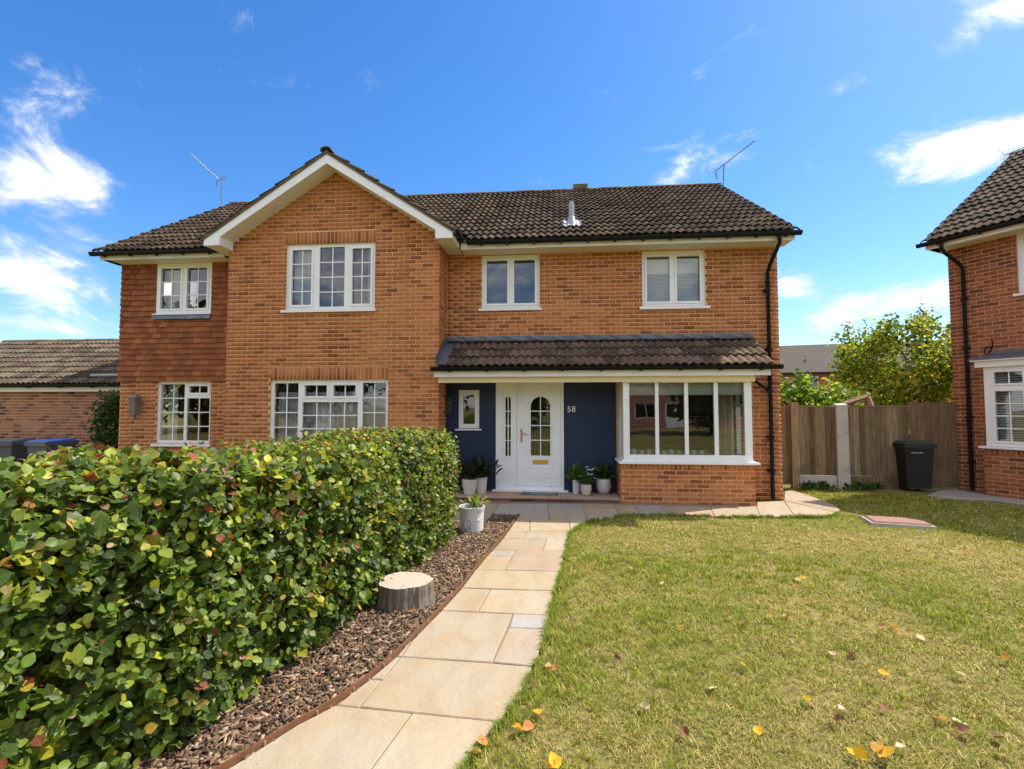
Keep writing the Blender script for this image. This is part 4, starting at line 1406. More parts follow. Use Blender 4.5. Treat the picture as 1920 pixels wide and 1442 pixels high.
nt_ = [(-.42, NE + .04), (4.15, NE + .04 + SLOPE * 4.57), (8.7, NE + .04)]
MB().hexa([(-.16, *p) for p in nt_], [(NLEN + .2, *p) for p in nt_]).build('roof_deck', M_DARKBOX, HN)
MB().add([(-.24, 4.15, nt_[1][1] + .05), (NLEN + .2, 4.15, nt_[1][1] + .05), (NLEN + .2, 8.8, NE), (-.24, 8.8, NE)], [(0, 1, 2, 3)]).build('rear_roof', M_TILE, HN)
tN = Tiles(HN, M_TILE, score=lambda p: (NM @ p - EYE).length + (6 if p.x > 2.2 else 0))
rN = MB().hexa([(-.2, -.44, NE + .05), (NLEN + .2, -.44, NE + .05), (NLEN + .2, 4.15, nt_[1][1] + .01), (-.2, 4.15, nt_[1][1] + .01)],
               [(-.2, -.44, NE + .07), (NLEN + .2, -.44, NE + .07), (NLEN + .2, 4.15, nt_[1][1] + .03), (-.2, 4.15, nt_[1][1] + .03)]).build('roof', M_DARKBOX, HN)
tN.plane(rN, (-.26, -.48, NE + .08), (1, 0, 0), (0, CS, SS), 18 * TW, 16, gauge=.34)
tN.flush()
ridge_cap(rN, (-.28, 4.12, nt_[1][1] + .03), (4.7, 4.12, nt_[1][1] + .03))
MB().box(-.16, NLEN, -.40, .006, NE - .06, NE - .045).build('soffit', M_CREAM, HN)
MB().box(-.18, NLEN, -.425, -.402, NE - .07, NE + .06).build('fascia', M_CREAM, HN)
MB().box(-.18, -.005, -.40, 4.1, NE - .06, NE - .045).build('verge_soffit', M_CREAM, HN)
MB().hexa([(-.2, -.42, NE - .065), (-.18, -.42, NE - .065), (-.18, 4.15, nt_[1][1] - .16), (-.2, 4.15, nt_[1][1] - .16)],
          [(-.2, -.42, NE + .06), (-.18, -.42, NE + .06), (-.18, 4.15, nt_[1][1] + .02), (-.2, 4.15, nt_[1][1] + .02)]).build('bargeboard', M_CREAM, HN)
gutter(HN, (-.32, -.435, NE + .075), (NLEN, -.435, NE + .075), 10)
ppx = .265
dp = MB().tube([(.10, -.49, NE + .01), (.10, -.49, NE - .10), (.12, -.42, NE - .2), (.23, -.12, NE - .42), (ppx, -.06, NE - .52), (ppx, -.06, 2.5), (ppx, -.06, .05)], .034, 12).build('downpipe', M_BLACK, HN, sm='auto')
for zz in (3.9, 2.9, 1.5, .6):
    MB().box(ppx - .06, ppx + .06, -.06, 0, zz - .018, zz + .018).build('pipe_clip', M_BLACK, dp)
m = 1.68
window(HN, *NUW, 0, [(NUW[0] + .06, m - .03, NUW[2] + .06, NUW[3] - .06, 1, 1, True), (m + .03, NUW[1] - .06, NUW[2] + .06, NUW[3] - .06, 1, 1, True)], (1.0, 2.36, 3.81, 3.87, .05))
nbw = window(HN, .645, 2.86, .955, 2.46, -.4, [(.757, 1.24, 2.10, 2.40, 2, 1, True), (.757, 1.24, 1.02, 2.04, 2, 4, True), (1.32, 2.2, 1.02, 2.40, 4, 4, False), (2.28, 2.75, 1.02, 2.40, 2, 4, False)], (.54, 2.97, .91, .953, .06), recess=.0, name='bay_window')
MB().box(.645, .71, -.329, .0, .955, 2.46).build('bay_side_frame', M_UPVC, nbw)
MB().box(.54, 2.96, -.47, -.0, 2.462, 2.575).build('bay_head', M_UPVC, nbw)
MB().box(.49, 3.0, -.53, -.0, 2.577, 2.60).build('bay_cornice', M_UPVC, nbw)
MB().hexa([(.46, -.54, 2.602), (3.03, -.54, 2.602), (3.03, -.003, 2.602), (.46, -.003, 2.602)], [(.46, -.54, 2.62), (3.03, -.54, 2.62), (3.03, -.003, 2.74), (.62, -.003, 2.74)]).build('bay_lead_roof', M_LEAD, HN)
MB().box(.64, 3.03, -.010, -.003, 2.742, 2.80).build('lead_flashing', M_LEAD, HN)
cb = [NM.inverted() @ W(*q, 1.0) for q in [(0, 0)]]


def npt(px, py, off):
    d = ray(px, py)
    o, n = Vector((NC.x, NC.y, 0)), NM.to_3x3() @ Vector((0, -1, 0))
    o = o + n * off
    t = (o - EYE).dot(n) / d.dot(n)
    return NM.inverted() @ (EYE + d * t)


MB().tube([npt(1860, 634, .03), npt(1861, 648, .05), npt(1856, 650, .07), npt(1848, 652, .07), npt(1845, 660, .06), npt(1848, 665, .05), npt(1855, 660, .04), npt(1862, 648, .03)], .011, 6).build('loose_cable', M_BLACK, HN)
t = thing('venetian_blind', 'white slatted blind behind the neighbouring bay window', 'blind', (NC.x, NC.y, 0), rotz=NROT, local=True)
mb = MB()
z = 1.0
while z < 2.42:
    mb.hexa([(.73, -.30, z - .012), (2.8, -.30, z - .012), (2.8, -.272, z + .012), (.73, -.272, z + .012)], [(.73, -.30, z - .010), (2.8, -.30, z - .010), (2.8, -.272, z + .014), (.73, -.272, z + .014)])
    z += .045
tag(mb.build('slats', M_BLIND, t), kind='stuff')
MB().box(.73, 2.8, -.30, -.27, 2.42, 2.45).build('headrail', M_BLIND, t)
nr = NM @ Vector((.35, 4.12, nt_[1][1] + .1))
na = W(1893, 292, nr.y)
aerial('television aerial cut off by the right edge of the photo above the neighbouring roof', (na.x, nr.y, nt_[1][1] - .2), (na.x, nr.y, na.z + .04), W(1884, 291, nr.y), W(1965, 258, nr.y), 8)

# ------------------------------------------------------------------ garage on the left
GY = 11.5
HG = thing('brick_garage', 'low brick garage with pale worn tiled roof left of the tile-hung house', 'garage', (-13, GY, 0))
gx0, gx1 = -17.0, -9.3
gwl = MB().box(gx0, gx1, GY + .005, GY + .2, 0, 2.2).build('front_wall', M_MORTAR_N, HG)
bG = Pieces(HG, M_BRICK_G, score=lambda p: (Vector(p) - EYE).length + (0 if p[2] > 1.05 and p[0] < -10.3 else 9))
bG.wall(gwl, brick_rects(gx0, gx1, 0, 2.16, course=.0752), GY)
bG.flush()
MB().box(gx0, gx0 + .2, GY + .21, 16.3, 0, 2.3).build('side_wall', M_BRICK_G, HG)
MB().box(gx0, gx1, 16.1, 16.3, 0, 2.3).build('back_wall', M_BRICK_G, HG)
gsl = 1.47 / 2.62
gcs = 1 / math.hypot(1, gsl)
MB().hexa([(gx0, p[0], p[1]) for p in ((11.35, 2.24), (13.9, 3.68), (16.5, 2.24))], [(gx1, p[0], p[1]) for p in ((11.35, 2.24), (13.9, 3.68), (16.5, 2.24))]).build('roof_deck', M_DARKBOX, HG)
tG = Tiles(HG, M_TILE_G)
rG = MB().add([(gx0 - .1, 11.3, 2.26), (gx1, 11.3, 2.26), (gx1, 13.9, 3.72), (gx0 - .1, 13.9, 3.72)], [(0, 1, 2, 3)]).build('roof', M_DARKBOX, HG)
tG.plane(rG, (gx0 - .12, 11.27, 2.27), (1, 0, 0), (0, gcs, gsl * gcs), 28 * TW, 9, gauge=.333)
tG.flush()
ridge_cap(rG, (gx0 - .14, 13.9, 3.72), (gx1, 13.9, 3.72))
MB().box(gx0 - .05, gx1, 11.36, 11.385, 2.09, 2.24).build('fascia', M_CREAM, HG)
MB().box(gx0 - .05, gx1, 11.387, GY, 2.10, 2.112).build('soffit', M_CREAM, HG)
gutter(HG, (gx0 - .2, 11.355, 2.275), (gx1, 11.355, 2.275), 9)
fl = W(205, 716, 11.6)
MB().tube([(fl.x - .45, 11.55, 2.50), (fl.x + .7, 11.55, 2.50)], .045, 10).build('roof_pipe', M_STEEL, HG)


# ------------------------------------------------------------------ houses far behind and opposite
def far_house(label, org, rot, L, D, eav, rid, wins, wall_m, roof_m, door=None):
    t = thing('distant_house', label, 'house', org, rotz=rot, local=True)
    wl = MB().holes(0, L, 0, eav, wins + ([door] if door else []), 0, .2).build('wall', wall_m, t)
    MB().box(0, .2, .21, D, 0, eav).build('side_wall', wall_m, t)
    MB().box(L - .2, L, .21, D, 0, eav).build('side_wall', wall_m, t)
    MB().box(.21, L - .21, D - .2, D, 0, eav).build('back_wall', wall_m, t)
    for x in (0.0, L):
        MB().hexa([(x + (-.0 if x else 0), .0, eav), (x + (-.2 if x else .2), .0, eav), (x + (-.2 if x else .2), D, eav), (x, D, eav)],
                  [(x, D / 2 - .01, rid - .1), (x + (-.2 if x else .2), D / 2 - .01, rid - .1), (x + (-.2 if x else .2), D / 2 + .01, rid - .1), (x, D / 2 + .01, rid - .1)]).build('end_wall', wall_m, t)
    rf = MB().hexa([(-.3, -.4, eav - .05), (L + .3, -.4, eav - .05), (L + .3, D / 2, rid), (-.3, D / 2, rid)], [(-.3, -.4, eav + .1), (L + .3, -.4, eav + .1), (L + .3, D / 2, rid + .15), (-.3, D / 2, rid + .15)]).build('roof', roof_m, t)
    MB().hexa([(-.3, D + .4, eav - .05), (L + .3, D + .4, eav - .05), (L + .3, D / 2, rid), (-.3, D / 2, rid)], [(-.3, D + .4, eav + .1), (L + .3, D + .4, eav + .1), (L + .3, D / 2, rid + .15), (-.3, D / 2, rid + .15)]).build('roof', roof_m, t)
    MB().box(-.3, L + .3, -.5, -.41, eav - .12, eav + .02).build('gutter', M_BLACK, t)
    for w in wins:
        mw = (w[0] + w[1]) / 2
        fr = MB().holes(*w, [(w[0] + .07, mw - .04, w[2] + .07, w[3] - .07), (mw + .04, w[1] - .07, w[2] + .07, w[3] - .07)], .05, .12).build('window', M_UPVC, t)
        for a, b in ((w[0] + .07, mw - .04), (mw + .04, w[1] - .07)):
            MB().add([(a, .09, w[2] + .07), (b, .09, w[2] + .07), (b, .09, w[3] - .07), (a, .09, w[3] - .07)], [(0, 1, 2, 3)]).build('pane', M_GLASS, fr)
    if door:
        dr = MB().holes(*door, [(door[0] + .15, (door[0] + door[1]) / 2 - .05, door[2] + 1.0, door[3] - .15), ((door[0] + door[1]) / 2 + .05, door[1] - .15, door[2] + 1.0, door[3] - .15)], .05, .1).build('door', M_UPVC, t)
        MB().add([(door[0] + .1, .09, door[2] + .9), (door[1] - .1, .09, door[2] + .9), (door[1] - .1, .09, door[3] - .1), (door[0] + .1, .09, door[3] - .1)], [(0, 1, 2, 3)]).build('pane', M_GLASS, dr)
    return t


def stripe_roof(name, a, b):
    m_, nt, bs = nmat(name)
    p = nd(nt, 'SeparateXYZ', {0: nd(nt, 'TexCoord').outputs['Object']})
    wv = mth(nt, 'FRACT', mth(nt, 'MULTIPLY', p.outputs[2], 4.2))
    c = mixc(nt, smooth(nt, wv, 0.0, 0.3), a, b)
    c = mixc(nt, smooth(nt, noise(nt, 3.0, 5.0, .7), .6, .75), c, (.36, .29, .19))
    nt.links.new(c, bs.inputs['Base Color'])
    bs.inputs['Roughness'].default_value = .9
    return m_


M_FARROOF = stripe_roof('far_roof_courses', (.035, .028, .025), (.085, .066, .055))
fh = W(1440, 706, 47.0)
far_house('brick house with dark roof far behind the garden fence', (fh.x, 47.0, 0), math.radians(-14), 20, 8, 4.75, 7.6,
          [(2.5, 4.0, 3.2, 4.5), (7.2, 9.0, 3.2, 4.5), (11.4, 13.2, 3.0, 4.5), (15.6, 17.4, 3.2, 4.5), (8.0, 9.6, .8, 2.1)], M_BRICK_N, M_FARROOF)
M_PINK = plain('pink_brick', (.42, .19, .15), .9, .15, 3)
op = far_house('pink brick house across the green, seen mirrored in the bay window', (17.8, -24.0, 0), math.radians(180), 16, 8, 4.8, 7.6,
               [(1.5, 3.3, .9, 2.2), (4.8, 6.4, .9, 2.2), (9.5, 11.5, .9, 2.2), (12.5, 14.2, .9, 2.2), (1.5, 3.0, 3.3, 4.5), (5.0, 6.5, 3.3, 4.5), (9.6, 11.2, 3.3, 4.5), (12.6, 14.0, 3.3, 4.5)], M_PINK, M_FARROOF, (7.4, 8.9, .05, 2.15))


# ------------------------------------------------------------------ trees and shrubs
LEAF_V = [(0, 0, 0), (.30, .30, .05), (.31, .66, .05), (0, 1, -.04), (-.31, .66, .05), (-.30, .30, .05), (0, .33, -.03), (0, .68, -.03)]
LEAF_F = [(0, 1, 6), (0, 6, 5), (6, 1, 2, 7), (5, 6, 7, 4), (7, 2, 3), (4, 7, 3)]
OLD_V = [(0, 0, 0), (.26, .14, .04), (.38, .42, .06), (.33, .74, .04), (0, 1, -.05), (-.33, .74, .04), (-.38, .42, .06), (-.26, .14, .04), (0, .42, -.05), (0, .74, -.04)]
OLD_F = [(0, 1, 2, 8), (0, 8, 6, 7), (8, 2, 3, 9), (6, 8, 9, 5), (9, 3, 4), (9, 4, 5)]


OVAL_V, OVAL_F = [], []
for _k, (_y, _w) in enumerate(((0, .02), (.13, .24), (.32, .37), (.54, .395), (.76, .255), (.91, .10), (1.0, .01))):
    for _s in (-1, -.5, 0, .5, 1):
        OVAL_V.append((_w * _s, _y, .10 * abs(_s) - .16 * (_y - .45) ** 2 - .045 * abs(_s) ** 3 + .02 * math.sin(_y * 9 + _s * 2)))
for _k in range(6):
    for _j in range(4):
        _a = _k * 5 + _j
        OVAL_F.append((_a, _a + 1, _a + 6, _a + 5))


def palette(n, cols, wts):
    k = rng.choice(len(cols), n, p=np.array(wts) / sum(wts))
    c = np.array(cols)[k]
    return c * rng.uniform(.75, 1.25, (n, 1)) * rng.uniform(.92, 1.08, (n, 3))


def rdir(n):
    return nrm(rng.normal(size=(n, 3)))


def tree(name, label, base, crown_c, rad, nclump, per, size, cols, wts, group=None, clump_r=.28, trunks=3, shoots=0, cat='tree', seed=0, tr=.05):
    rs = np.random.default_rng(seed + 77)
    t = thing(name, label, cat, base, group)
    base, cc = Vector(base), np.array(crown_c)
    mb = MB()
    tops = []
    for k in range(trunks):
        a = 2 * math.pi * k / trunks + rs.uniform(0, 1)
        tip = Vector(cc + np.array([math.cos(a) * rad[0] * .5, math.sin(a) * rad[1] * .5, rad[2] * rs.uniform(.0, .5)]))
        b0 = base + Vector((math.cos(a) * .06, math.sin(a) * .06, 0))
        mid = b0.lerp(tip, .5) + Vector((rs.uniform(-.1, .1), rs.uniform(-.1, .1), .1))
        mb.tube([b0, mid, tip], [tr, tr * .7, tr * .25], 7)
        tops += [mid, tip]
    mb.build('trunk', M_TRUNK, t, sm=True)
    # clump centres, more of them near the outside
    d = nrm(rs.normal(size=(nclump, 3)))
    r = rs.uniform(.25, 1.0, (nclump, 1)) ** .45
    wob = 1 + .11 * np.sin(d[:, :1] * 5 + seed) * np.cos(d[:, 2:] * 4 + seed * 2)
    C = cc + d * r * np.array(rad) * wob
    br = MB()
    for c in C[::3]:
        s = min(tops, key=lambda q: (q - Vector(c)).length)
        br.tube([s, (Vector(c) + s) / 2 + Vector((0, 0, .06)), c], [tr * .28, tr * .2, tr * .1], 5, cap=False)
    tag(br.build('branches', M_TRUNK, t), kind='stuff')
    n = nclump * per
    P = np.repeat(C, per, 0) + rs.normal(size=(n, 3)) * clump_r * .5
    if shoots:
        S0 = C[np.argsort(-C[:, 2])[:shoots]]
        k = 16
        hgt = rs.uniform(.2, .55, (shoots, 1))
        tt = np.linspace(0, 1, k)[None, :]
        Q = np.repeat(S0, k, 0) + np.stack([np.zeros(shoots * k), np.zeros(shoots * k), (hgt * tt).ravel()], 1) + rs.normal(size=(shoots * k, 3)) * .04
        P = np.concatenate([P, Q])
        n = len(P)
    Dn = nrm(rdir(n) + nrm(P - cc) * .5 + np.array([0, 0, -.25]))
    Nn = nrm(rdir(n) * .8 + np.array([0, 0, .9]))
    S = size * rs.uniform(.65, 1.25, n)
    V, f, c = scatter(LEAF_V, LEAF_F, P, Dn, Nn, S, palette(n, cols, wts))
    tag(link('crown', np_mesh('crown', V, f, M_TREELEAF, c), t), kind='stuff')
    return t


YG = [(.46, .47, .06), (.27, .35, .045), (.14, .22, .03), (.52, .40, .045), (.07, .12, .022)]
tc_ = W(1682, 690, 15.5)
tree('fruit_tree', 'yellow-green bushy tree rising behind the wooden fence beside the neighbouring house', (tc_.x, 15.5, 0), (tc_.x + .05, 15.5, 2.85), (1.62, 1.5, 1.42), 170, 62, .115, YG, [3, 4, 3, 1.6, 2.2], clump_r=.36, shoots=30, trunks=5, seed=3)
bc = W(1520, 745, 13.0)
tree('laurel_bush', 'dense bright green bush showing over the fence beside the brick corner', (bc.x, 13.0, 0), (bc.x, 13.0, 1.55), (1.05, .8, .95), 90, 40, .13, [(.34, .46, .05), (.16, .28, .04), (.07, .14, .025)], [3, 3, 3], clump_r=.3, trunks=4, cat='bush', seed=5, tr=.03)
sc_c = W(212, 785, 10.2)
tree('climbing_shrub', 'dark green shrub against the garage wall beside the brick wing', (sc_c.x - .1, 10.4, 0), (sc_c.x - .05, 10.3, 1.35), (.34, .4, .72), 50, 34, .09, [(.03, .075, .02), (.05, .11, .025), (.10, .15, .05)], [4, 3, 1], clump_r=.2, trunks=3, cat='shrub', seed=8, tr=.02)
DK = [(.045, .09, .02), (.08, .13, .025), (.13, .16, .03)]
for k, (x, y, h, r, lb) in enumerate([(-9, -16, 9, 3.4, 'large leafy tree across the green mirrored in the gable window'), (9.5, -14, 7.5, 2.4, 'slim-trunked tree across the green mirrored in the bay window'), (2.0, -32, 11, 4.2, 'tall tree behind the mirrored pink house'), (-17, -15, 8.5, 3.6, 'round tree mirrored in the wide ground floor window'), (-24, -13, 9, 4.0, 'broad tree mirrored in the downstairs wing window'), (-3, -21, 7, 3.0, 'low tree mirrored in the front door glass')]):
    tree('green_tree', lb, (x, y, 0), (x, y, h * .56), (r, r, h * .42), 150, 30, .42, DK, [3, 3, 1], clump_r=1.0, trunks=1 if k == 1 else 2, seed=20 + k, tr=.22)

# ------------------------------------------------------------------ fence behind the gap
FY = 11.12


def fx(px, py=840, Y=FY):
    return W(px, py, Y).x


def boards(par, x0, x1, z0, z1, Y, mat, bw=.105, ragged=.0):
    n = max(1, round((x1 - x0) / bw))
    for i in range(n):
        a, b = x0 + (x1 - x0) * i / n, x0 + (x1 - x0) * (i + 1) / n
        rr = random.uniform(-ragged, ragged)
        MB().hexa([(a + .002, Y - .006, z0), (b - .001, Y - .024, z0), (b - .001, Y, z0), (a + .002, Y, z0)],
                  [(a + .002, Y - .006, z1 + rr), (b - .001, Y - .024, z1 + rr), (b - .001, Y, z1 + rr), (a + .002, Y, z1 + rr)]).build('board', mat, par, loc=((a + b) / 2, Y, z0))


x_a, x_b, x_c, x_d, x_e = fx(1498), fx(1566), fx(1590), fx(1704), fx(1800)
gt_ = thing('wooden_gate', 'narrow wooden side gate between the brick corner and the tan post', 'gate', (4.5, FY - .1, 0))
boards(gt_, 4.0, fx(1482, 840, FY - .1), .08, 1.72, FY - .1, M_FENCE)
MB().box(4.0, fx(1482, 840, FY - .1), FY - .098, FY - .06, .3, .4).build('rail', M_FENCE, gt_)
tag(MB().box(fx(1483, 840, FY - .12), fx(1497, 840, FY - .12), FY - .17, FY - .05, 0, 1.80).build('timber_post', M_POST, None, loc=(fx(1490), FY - .1, 0)), 'square tan timber post between the side gate and the first fence panel', 'post')
for nm, (a, b), lb in (('fence_panel', (x_a, x_b), 'mossy wooden fence panel between the timber post and the concrete post'), ('fence_panel', (x_c, x_d), 'long wooden fence panel from the concrete post to behind the black bin')):
    p = thing(nm, lb, 'fence', ((a + b) / 2, FY, 0), 'wooden fence panels beside the brick corner')
    boards(p, a, b, .26, 1.70, FY, M_FENCE)
    MB().box(a, b, FY - .03, FY + .02, 1.703, 1.73).build('capping', M_FENCE, p)
    MB().box(a, b, FY + .002, FY + .04, .5, .58).build('rail', M_FENCE, p)
    MB().box(a, b, FY + .002, FY + .04, 1.4, 1.48).build('rail', M_FENCE, p)
    MB().box(a, b, FY - .03, FY + .03, 0, .255).build('gravel_board', M_CONC if nm and a == x_a else M_FENCE, p)
tag(MB().hexa([(x_b + .005, FY - .07, 0), (x_c - .005, FY - .07, 0), (x_c - .005, FY + .06, 0), (x_b + .005, FY + .06, 0)],
              [(x_b + .015, FY - .06, 1.745), (x_c - .015, FY - .06, 1.745), (x_c - .015, FY + .05, 1.775), (x_b + .015, FY + .05, 1.775)]).build('concrete_post', M_CONC, None, loc=((x_b + x_c) / 2, FY, 0)),
    'pale grey concrete fence post between the two wooden panels', 'post')
p = thing('board_fence', 'taller brown board fence between the black bin and the neighbouring house', 'fence', ((x_d + x_e) / 2, FY, 0), 'wooden fence panels beside the brick corner')
boards(p, x_d, x_e, .05, 1.80, FY - .03, M_FENCE_B, .15, .02)
MB().box(x_d, x_e, FY - .028, FY + .02, .5, .6).build('rail', M_FENCE_B, p)

# bare timber frame behind the fence
sw = thing('garden_swing', 'bare pale timber swing frame poking above the fence', 'frame', (W(1627, 745, 12.2).x, 12.2, 0))
a, b, c = W(1540, 771, 12.2), W(1627, 743, 12.2), W(1640, 775, 11.9)
MB().tube([a - (b - a) * .5, b], .06, 4).build('beam', M_BARE, sw)
MB().tube([b, b + (c - b) * 3.6], .055, 4).build('leg', M_BARE, sw)
MB().tube([b, b + Vector((.25, 1.0, -2.6))], .055, 4).build('leg', M_BARE, sw)


# ------------------------------------------------------------------ wheelie bins
def bin_(label, loc, rot, body, lid, front_mark=False):
    t = thing('wheelie_bin', label, 'bin', loc, 'wheelie bins', rotz=rot, local=True)
    t.scale = (.92, .92, .97)
    MB().hexa([(-.22, -.25, .06), (.22, -.25, .06), (.22, .20, .0), (-.22, .20, .0)], [(-.28, -.33, .96), (.28, -.33, .96), (.28, .33, .96), (-.28, .33, .96)]).build('body', body, t)
    MB().box(-.31, .31, -.37, .36, .90, .99).build('rim', body, t)
    MB().hexa([(-.29, -.34, .992), (.29, -.34, .992), (.29, .33, .992), (-.29, .33, .992)], [(-.25, -.30, 1.02), (.25, -.30, 1.02), (.26, .30, 1.04), (-.26, .30, 1.04)]).build('lid', lid, t)
    for x in (-.27, .27):
        mb = MB()
        mb.tube([(x - .03, .26, .1), (x + .03, .26, .1)], .10, 16)
        mb.build('wheel', M_BLACK, t)
    MB().tube([(-.24, .40, .96), (.24, .40, .96)], .02, 8).build('handle', body, t)
    if front_mark:
        for i in range(7):
            MB().box(-.16 + .032 * i, -.16 + .032 * i + (.022 if i != 3 else .008), -.328, -.322, .80, .812).build('mark', M_WHITE, t)
    return t


bl = G(1722, 921)
bin_('black wheelie bin with green lid against the tall fence', (bl.x, bl.y + .15, 0), math.radians(-8), M_BIN, M_BINLID, True)
b1 = W(25, 824, 9.9)
bin_('grey wheelie bin half hidden by the hedge at the left edge', (b1.x - .05, 9.9, 0), .2, M_GREYLID, M_GREYLID)
b2 = W(98, 826, 9.9)
bin_('wheelie bin with bright blue lid just behind the hedge', (b2.x, 9.9, 0), -.1, M_GREYLID, M_BLUELID)

# ------------------------------------------------------------------ ground, paving
gs = 700.0
tag(MB().add([(-gs, -gs, -.006), (gs, -gs, -.006), (gs, gs, -.006), (-gs, gs, -.006)], [(0, 1, 2, 3)]).build('ground', M_GROUND), kind='structure')
SZ = .03
tan, pk, gry, yel, crm = (.365, .305, .225), (.36, .29, .222), (.335, .32, .30), (.375, .31, .218), (.375, .325, .25)
STONES = [
    ([(629, 1321.5), (773, 1336), (695.4, 1441.5), (655, 1500), (330, 1500), (426, 1441.5), (556.6, 1358.7)], crm),
    ([(773, 1336), (935, 1352.4), (901, 1389), (861, 1441.5), (820, 1500), (655, 1500), (695.4, 1441.5)], crm),
    ([(752, 1230.6), (743, 1230), (693, 1272), (717, 1273.3)], crm), ([(693, 1272), (717, 1273.3), (673, 1325), (629, 1321.5)], crm),
    ([(752, 1230.6), (999, 1248.7), (974, 1301), (935, 1352.4), (773, 1336), (673, 1325)], tan),
    ([(773, 1199), (752, 1230.6), (743, 1230)], crm),
    ([(827, 1144), (961.5, 1150.3), (922.6, 1241), (752, 1230.6), (773, 1199)], crm),
    ([(961.5, 1150.3), (1029, 1153.3), (1025.6, 1179), (954, 1176)], gry),
    ([(954, 1176), (1025.6, 1179), (1008, 1230), (999, 1248.7), (922.6, 1241)], pk),
    ([(866, 1102), (920, 1104.4), (896, 1146.8), (827, 1144)], tan), ([(920, 1104.4), (1039, 1107.6), (1029, 1153.3), (961.5, 1150.3), (896, 1146.8)], crm),
    ([(891.8, 1068), (1051, 1071.8), (1039, 1107.6), (866, 1102)], yel),
    ([(925, 1030.3), (968.6, 1031.2), (960, 1042.4), (913.7, 1041.4)], gry), ([(913.7, 1041.4), (960, 1042.4), (946, 1068.6), (891.8, 1068)], yel),
    ([(968.6, 1031.2), (1059.7, 1033.5), (1051, 1071.8), (946, 1068.6)], pk),
    ([(943, 1009), (1025, 1010), (1017.3, 1032.7), (925, 1030.3)], tan), ([(1025, 1010), (1064, 1011.7), (1059.7, 1033.5), (1017.3, 1032.7)], crm),
    ([(953, 996), (988, 996), (982, 1009.5), (943, 1009)], yel), ([(988, 996), (1070, 995.5), (1064, 1011.7), (1025, 1010), (982, 1009.5)], crm),
    ([(966.7, 975), (994, 975), (992.5, 996), (953, 996)], yel), ([(994, 975), (1066.7, 975), (1070, 995.5), (992.5, 996)], yel),
    ([(1066.7, 975), (1104, 976), (1090, 983), (1076, 992), (1070, 995.5)], crm),
    ([(1027.5, 944.2), (1088, 945), (1094, 955), (1028.2, 955)], gry), ([(1028.2, 955), (1094, 955), (1103, 976), (1030, 976)], tan),
    ([(1088, 945), (1150, 946), (1165, 966), (1135, 971), (1103.5, 976)], tan),
    ([(935, 945), (1027.5, 944.2), (1028.6, 964), (975, 964.5), (924, 963.5)], gry), ([(975, 964.5), (1028.6, 964), (1030, 976), (966.7, 975)], pk),
    ([(830, 946), (935, 945), (924, 963.5), (920, 968), (912, 976), (860, 977), (830, 977)], tan),
    ([(1150, 946), (1190, 946.5), (1200, 963.5), (1165, 966)], tan), ([(1190, 946.5), (1234, 947.5), (1257, 964.5), (1215, 963.5), (1200, 963.5)], gry),
    ([(1234, 947.5), (1330, 949), (1340, 967.5), (1257, 964.5)], pk), ([(1330, 949), (1419, 950.8), (1425, 968.3), (1340, 967.5)], tan),
    ([(1419, 950.8), (1419, 941), (1470, 938.8), (1490, 967.7), (1425, 968.3)], tan),
    ([(1470, 938.8), (1471, 921), (1483, 918.5), (1510, 926), (1538, 936)], tan), ([(1470, 938.8), (1538, 936), (1566, 947.5), (1575, 955), (1570, 961)], pk),
    ([(1470, 938.8), (1570, 961), (1560, 966), (1538, 968.3), (1490, 967.7)], tan)]
path = tag(thing('path', 'curved pale sandstone path leading to the front door', 'path', G(900, 1150)), kind='structure')


def inset(pts, d):
    """move every side of a flat polygon inwards by d"""
    n = len(pts)
    ar = sum(pts[i].x * pts[(i + 1) % n].y - pts[(i + 1) % n].x * pts[i].y for i in range(n))
    s = 1 if ar > 0 else -1
    out = []
    for i in range(n):
        a, b, c = pts[i - 1], pts[i], pts[(i + 1) % n]
        d1, d2 = (b - a).normalized(), (c - b).normalized()
        n1, n2 = Vector((-d1.y, d1.x, 0)) * s, Vector((-d2.y, d2.x, 0)) * s
        m_ = n1 + n2
        k = m_.length_squared
        out.append(b + m_ * (min(2 * d / k, 3 * d / math.sqrt(k)) if k > 1e-4 else 0))
    return out


for px, c in STONES:
    pts = [G(x, y, SZ) for x, y in px]
    for p in pts:
        p.z = 0
    q = inset(pts, .0045)
    q2 = inset(pts, .010)
    e = random.uniform(-.0025, .0025)
    mb = MB()
    n = len(q)
    mb.v = [(p.x, p.y, .0) for p in q] + [(p.x, p.y, SZ - .006 + e) for p in q] + [(p.x, p.y, SZ + e) for p in q2]
    mb.f = [(i, (i + 1) % n, n + (i + 1) % n, n + i) for i in range(n)] + [(n + i, n + (i + 1) % n, 2 * n + (i + 1) % n, 2 * n + i) for i in range(n)] + [tuple(range(2 * n, 3 * n))]
    cc = sum(q, Vector()) / n
    k = random.uniform(.94, 1.06)
    mb.build('paving_slab', M_STONE, path, loc=(cc.x, cc.y, 0), color=tuple(v * k for v in c))
PATH_L = [(330, 1500), (426, 1441.5), (556.6, 1358.7), (629, 1321.5), (693, 1272), (743, 1230), (773, 1199), (827, 1144), (866, 1102), (891.8, 1068), (925, 1030.3), (943, 1009), (966.7, 975), (974, 965)]
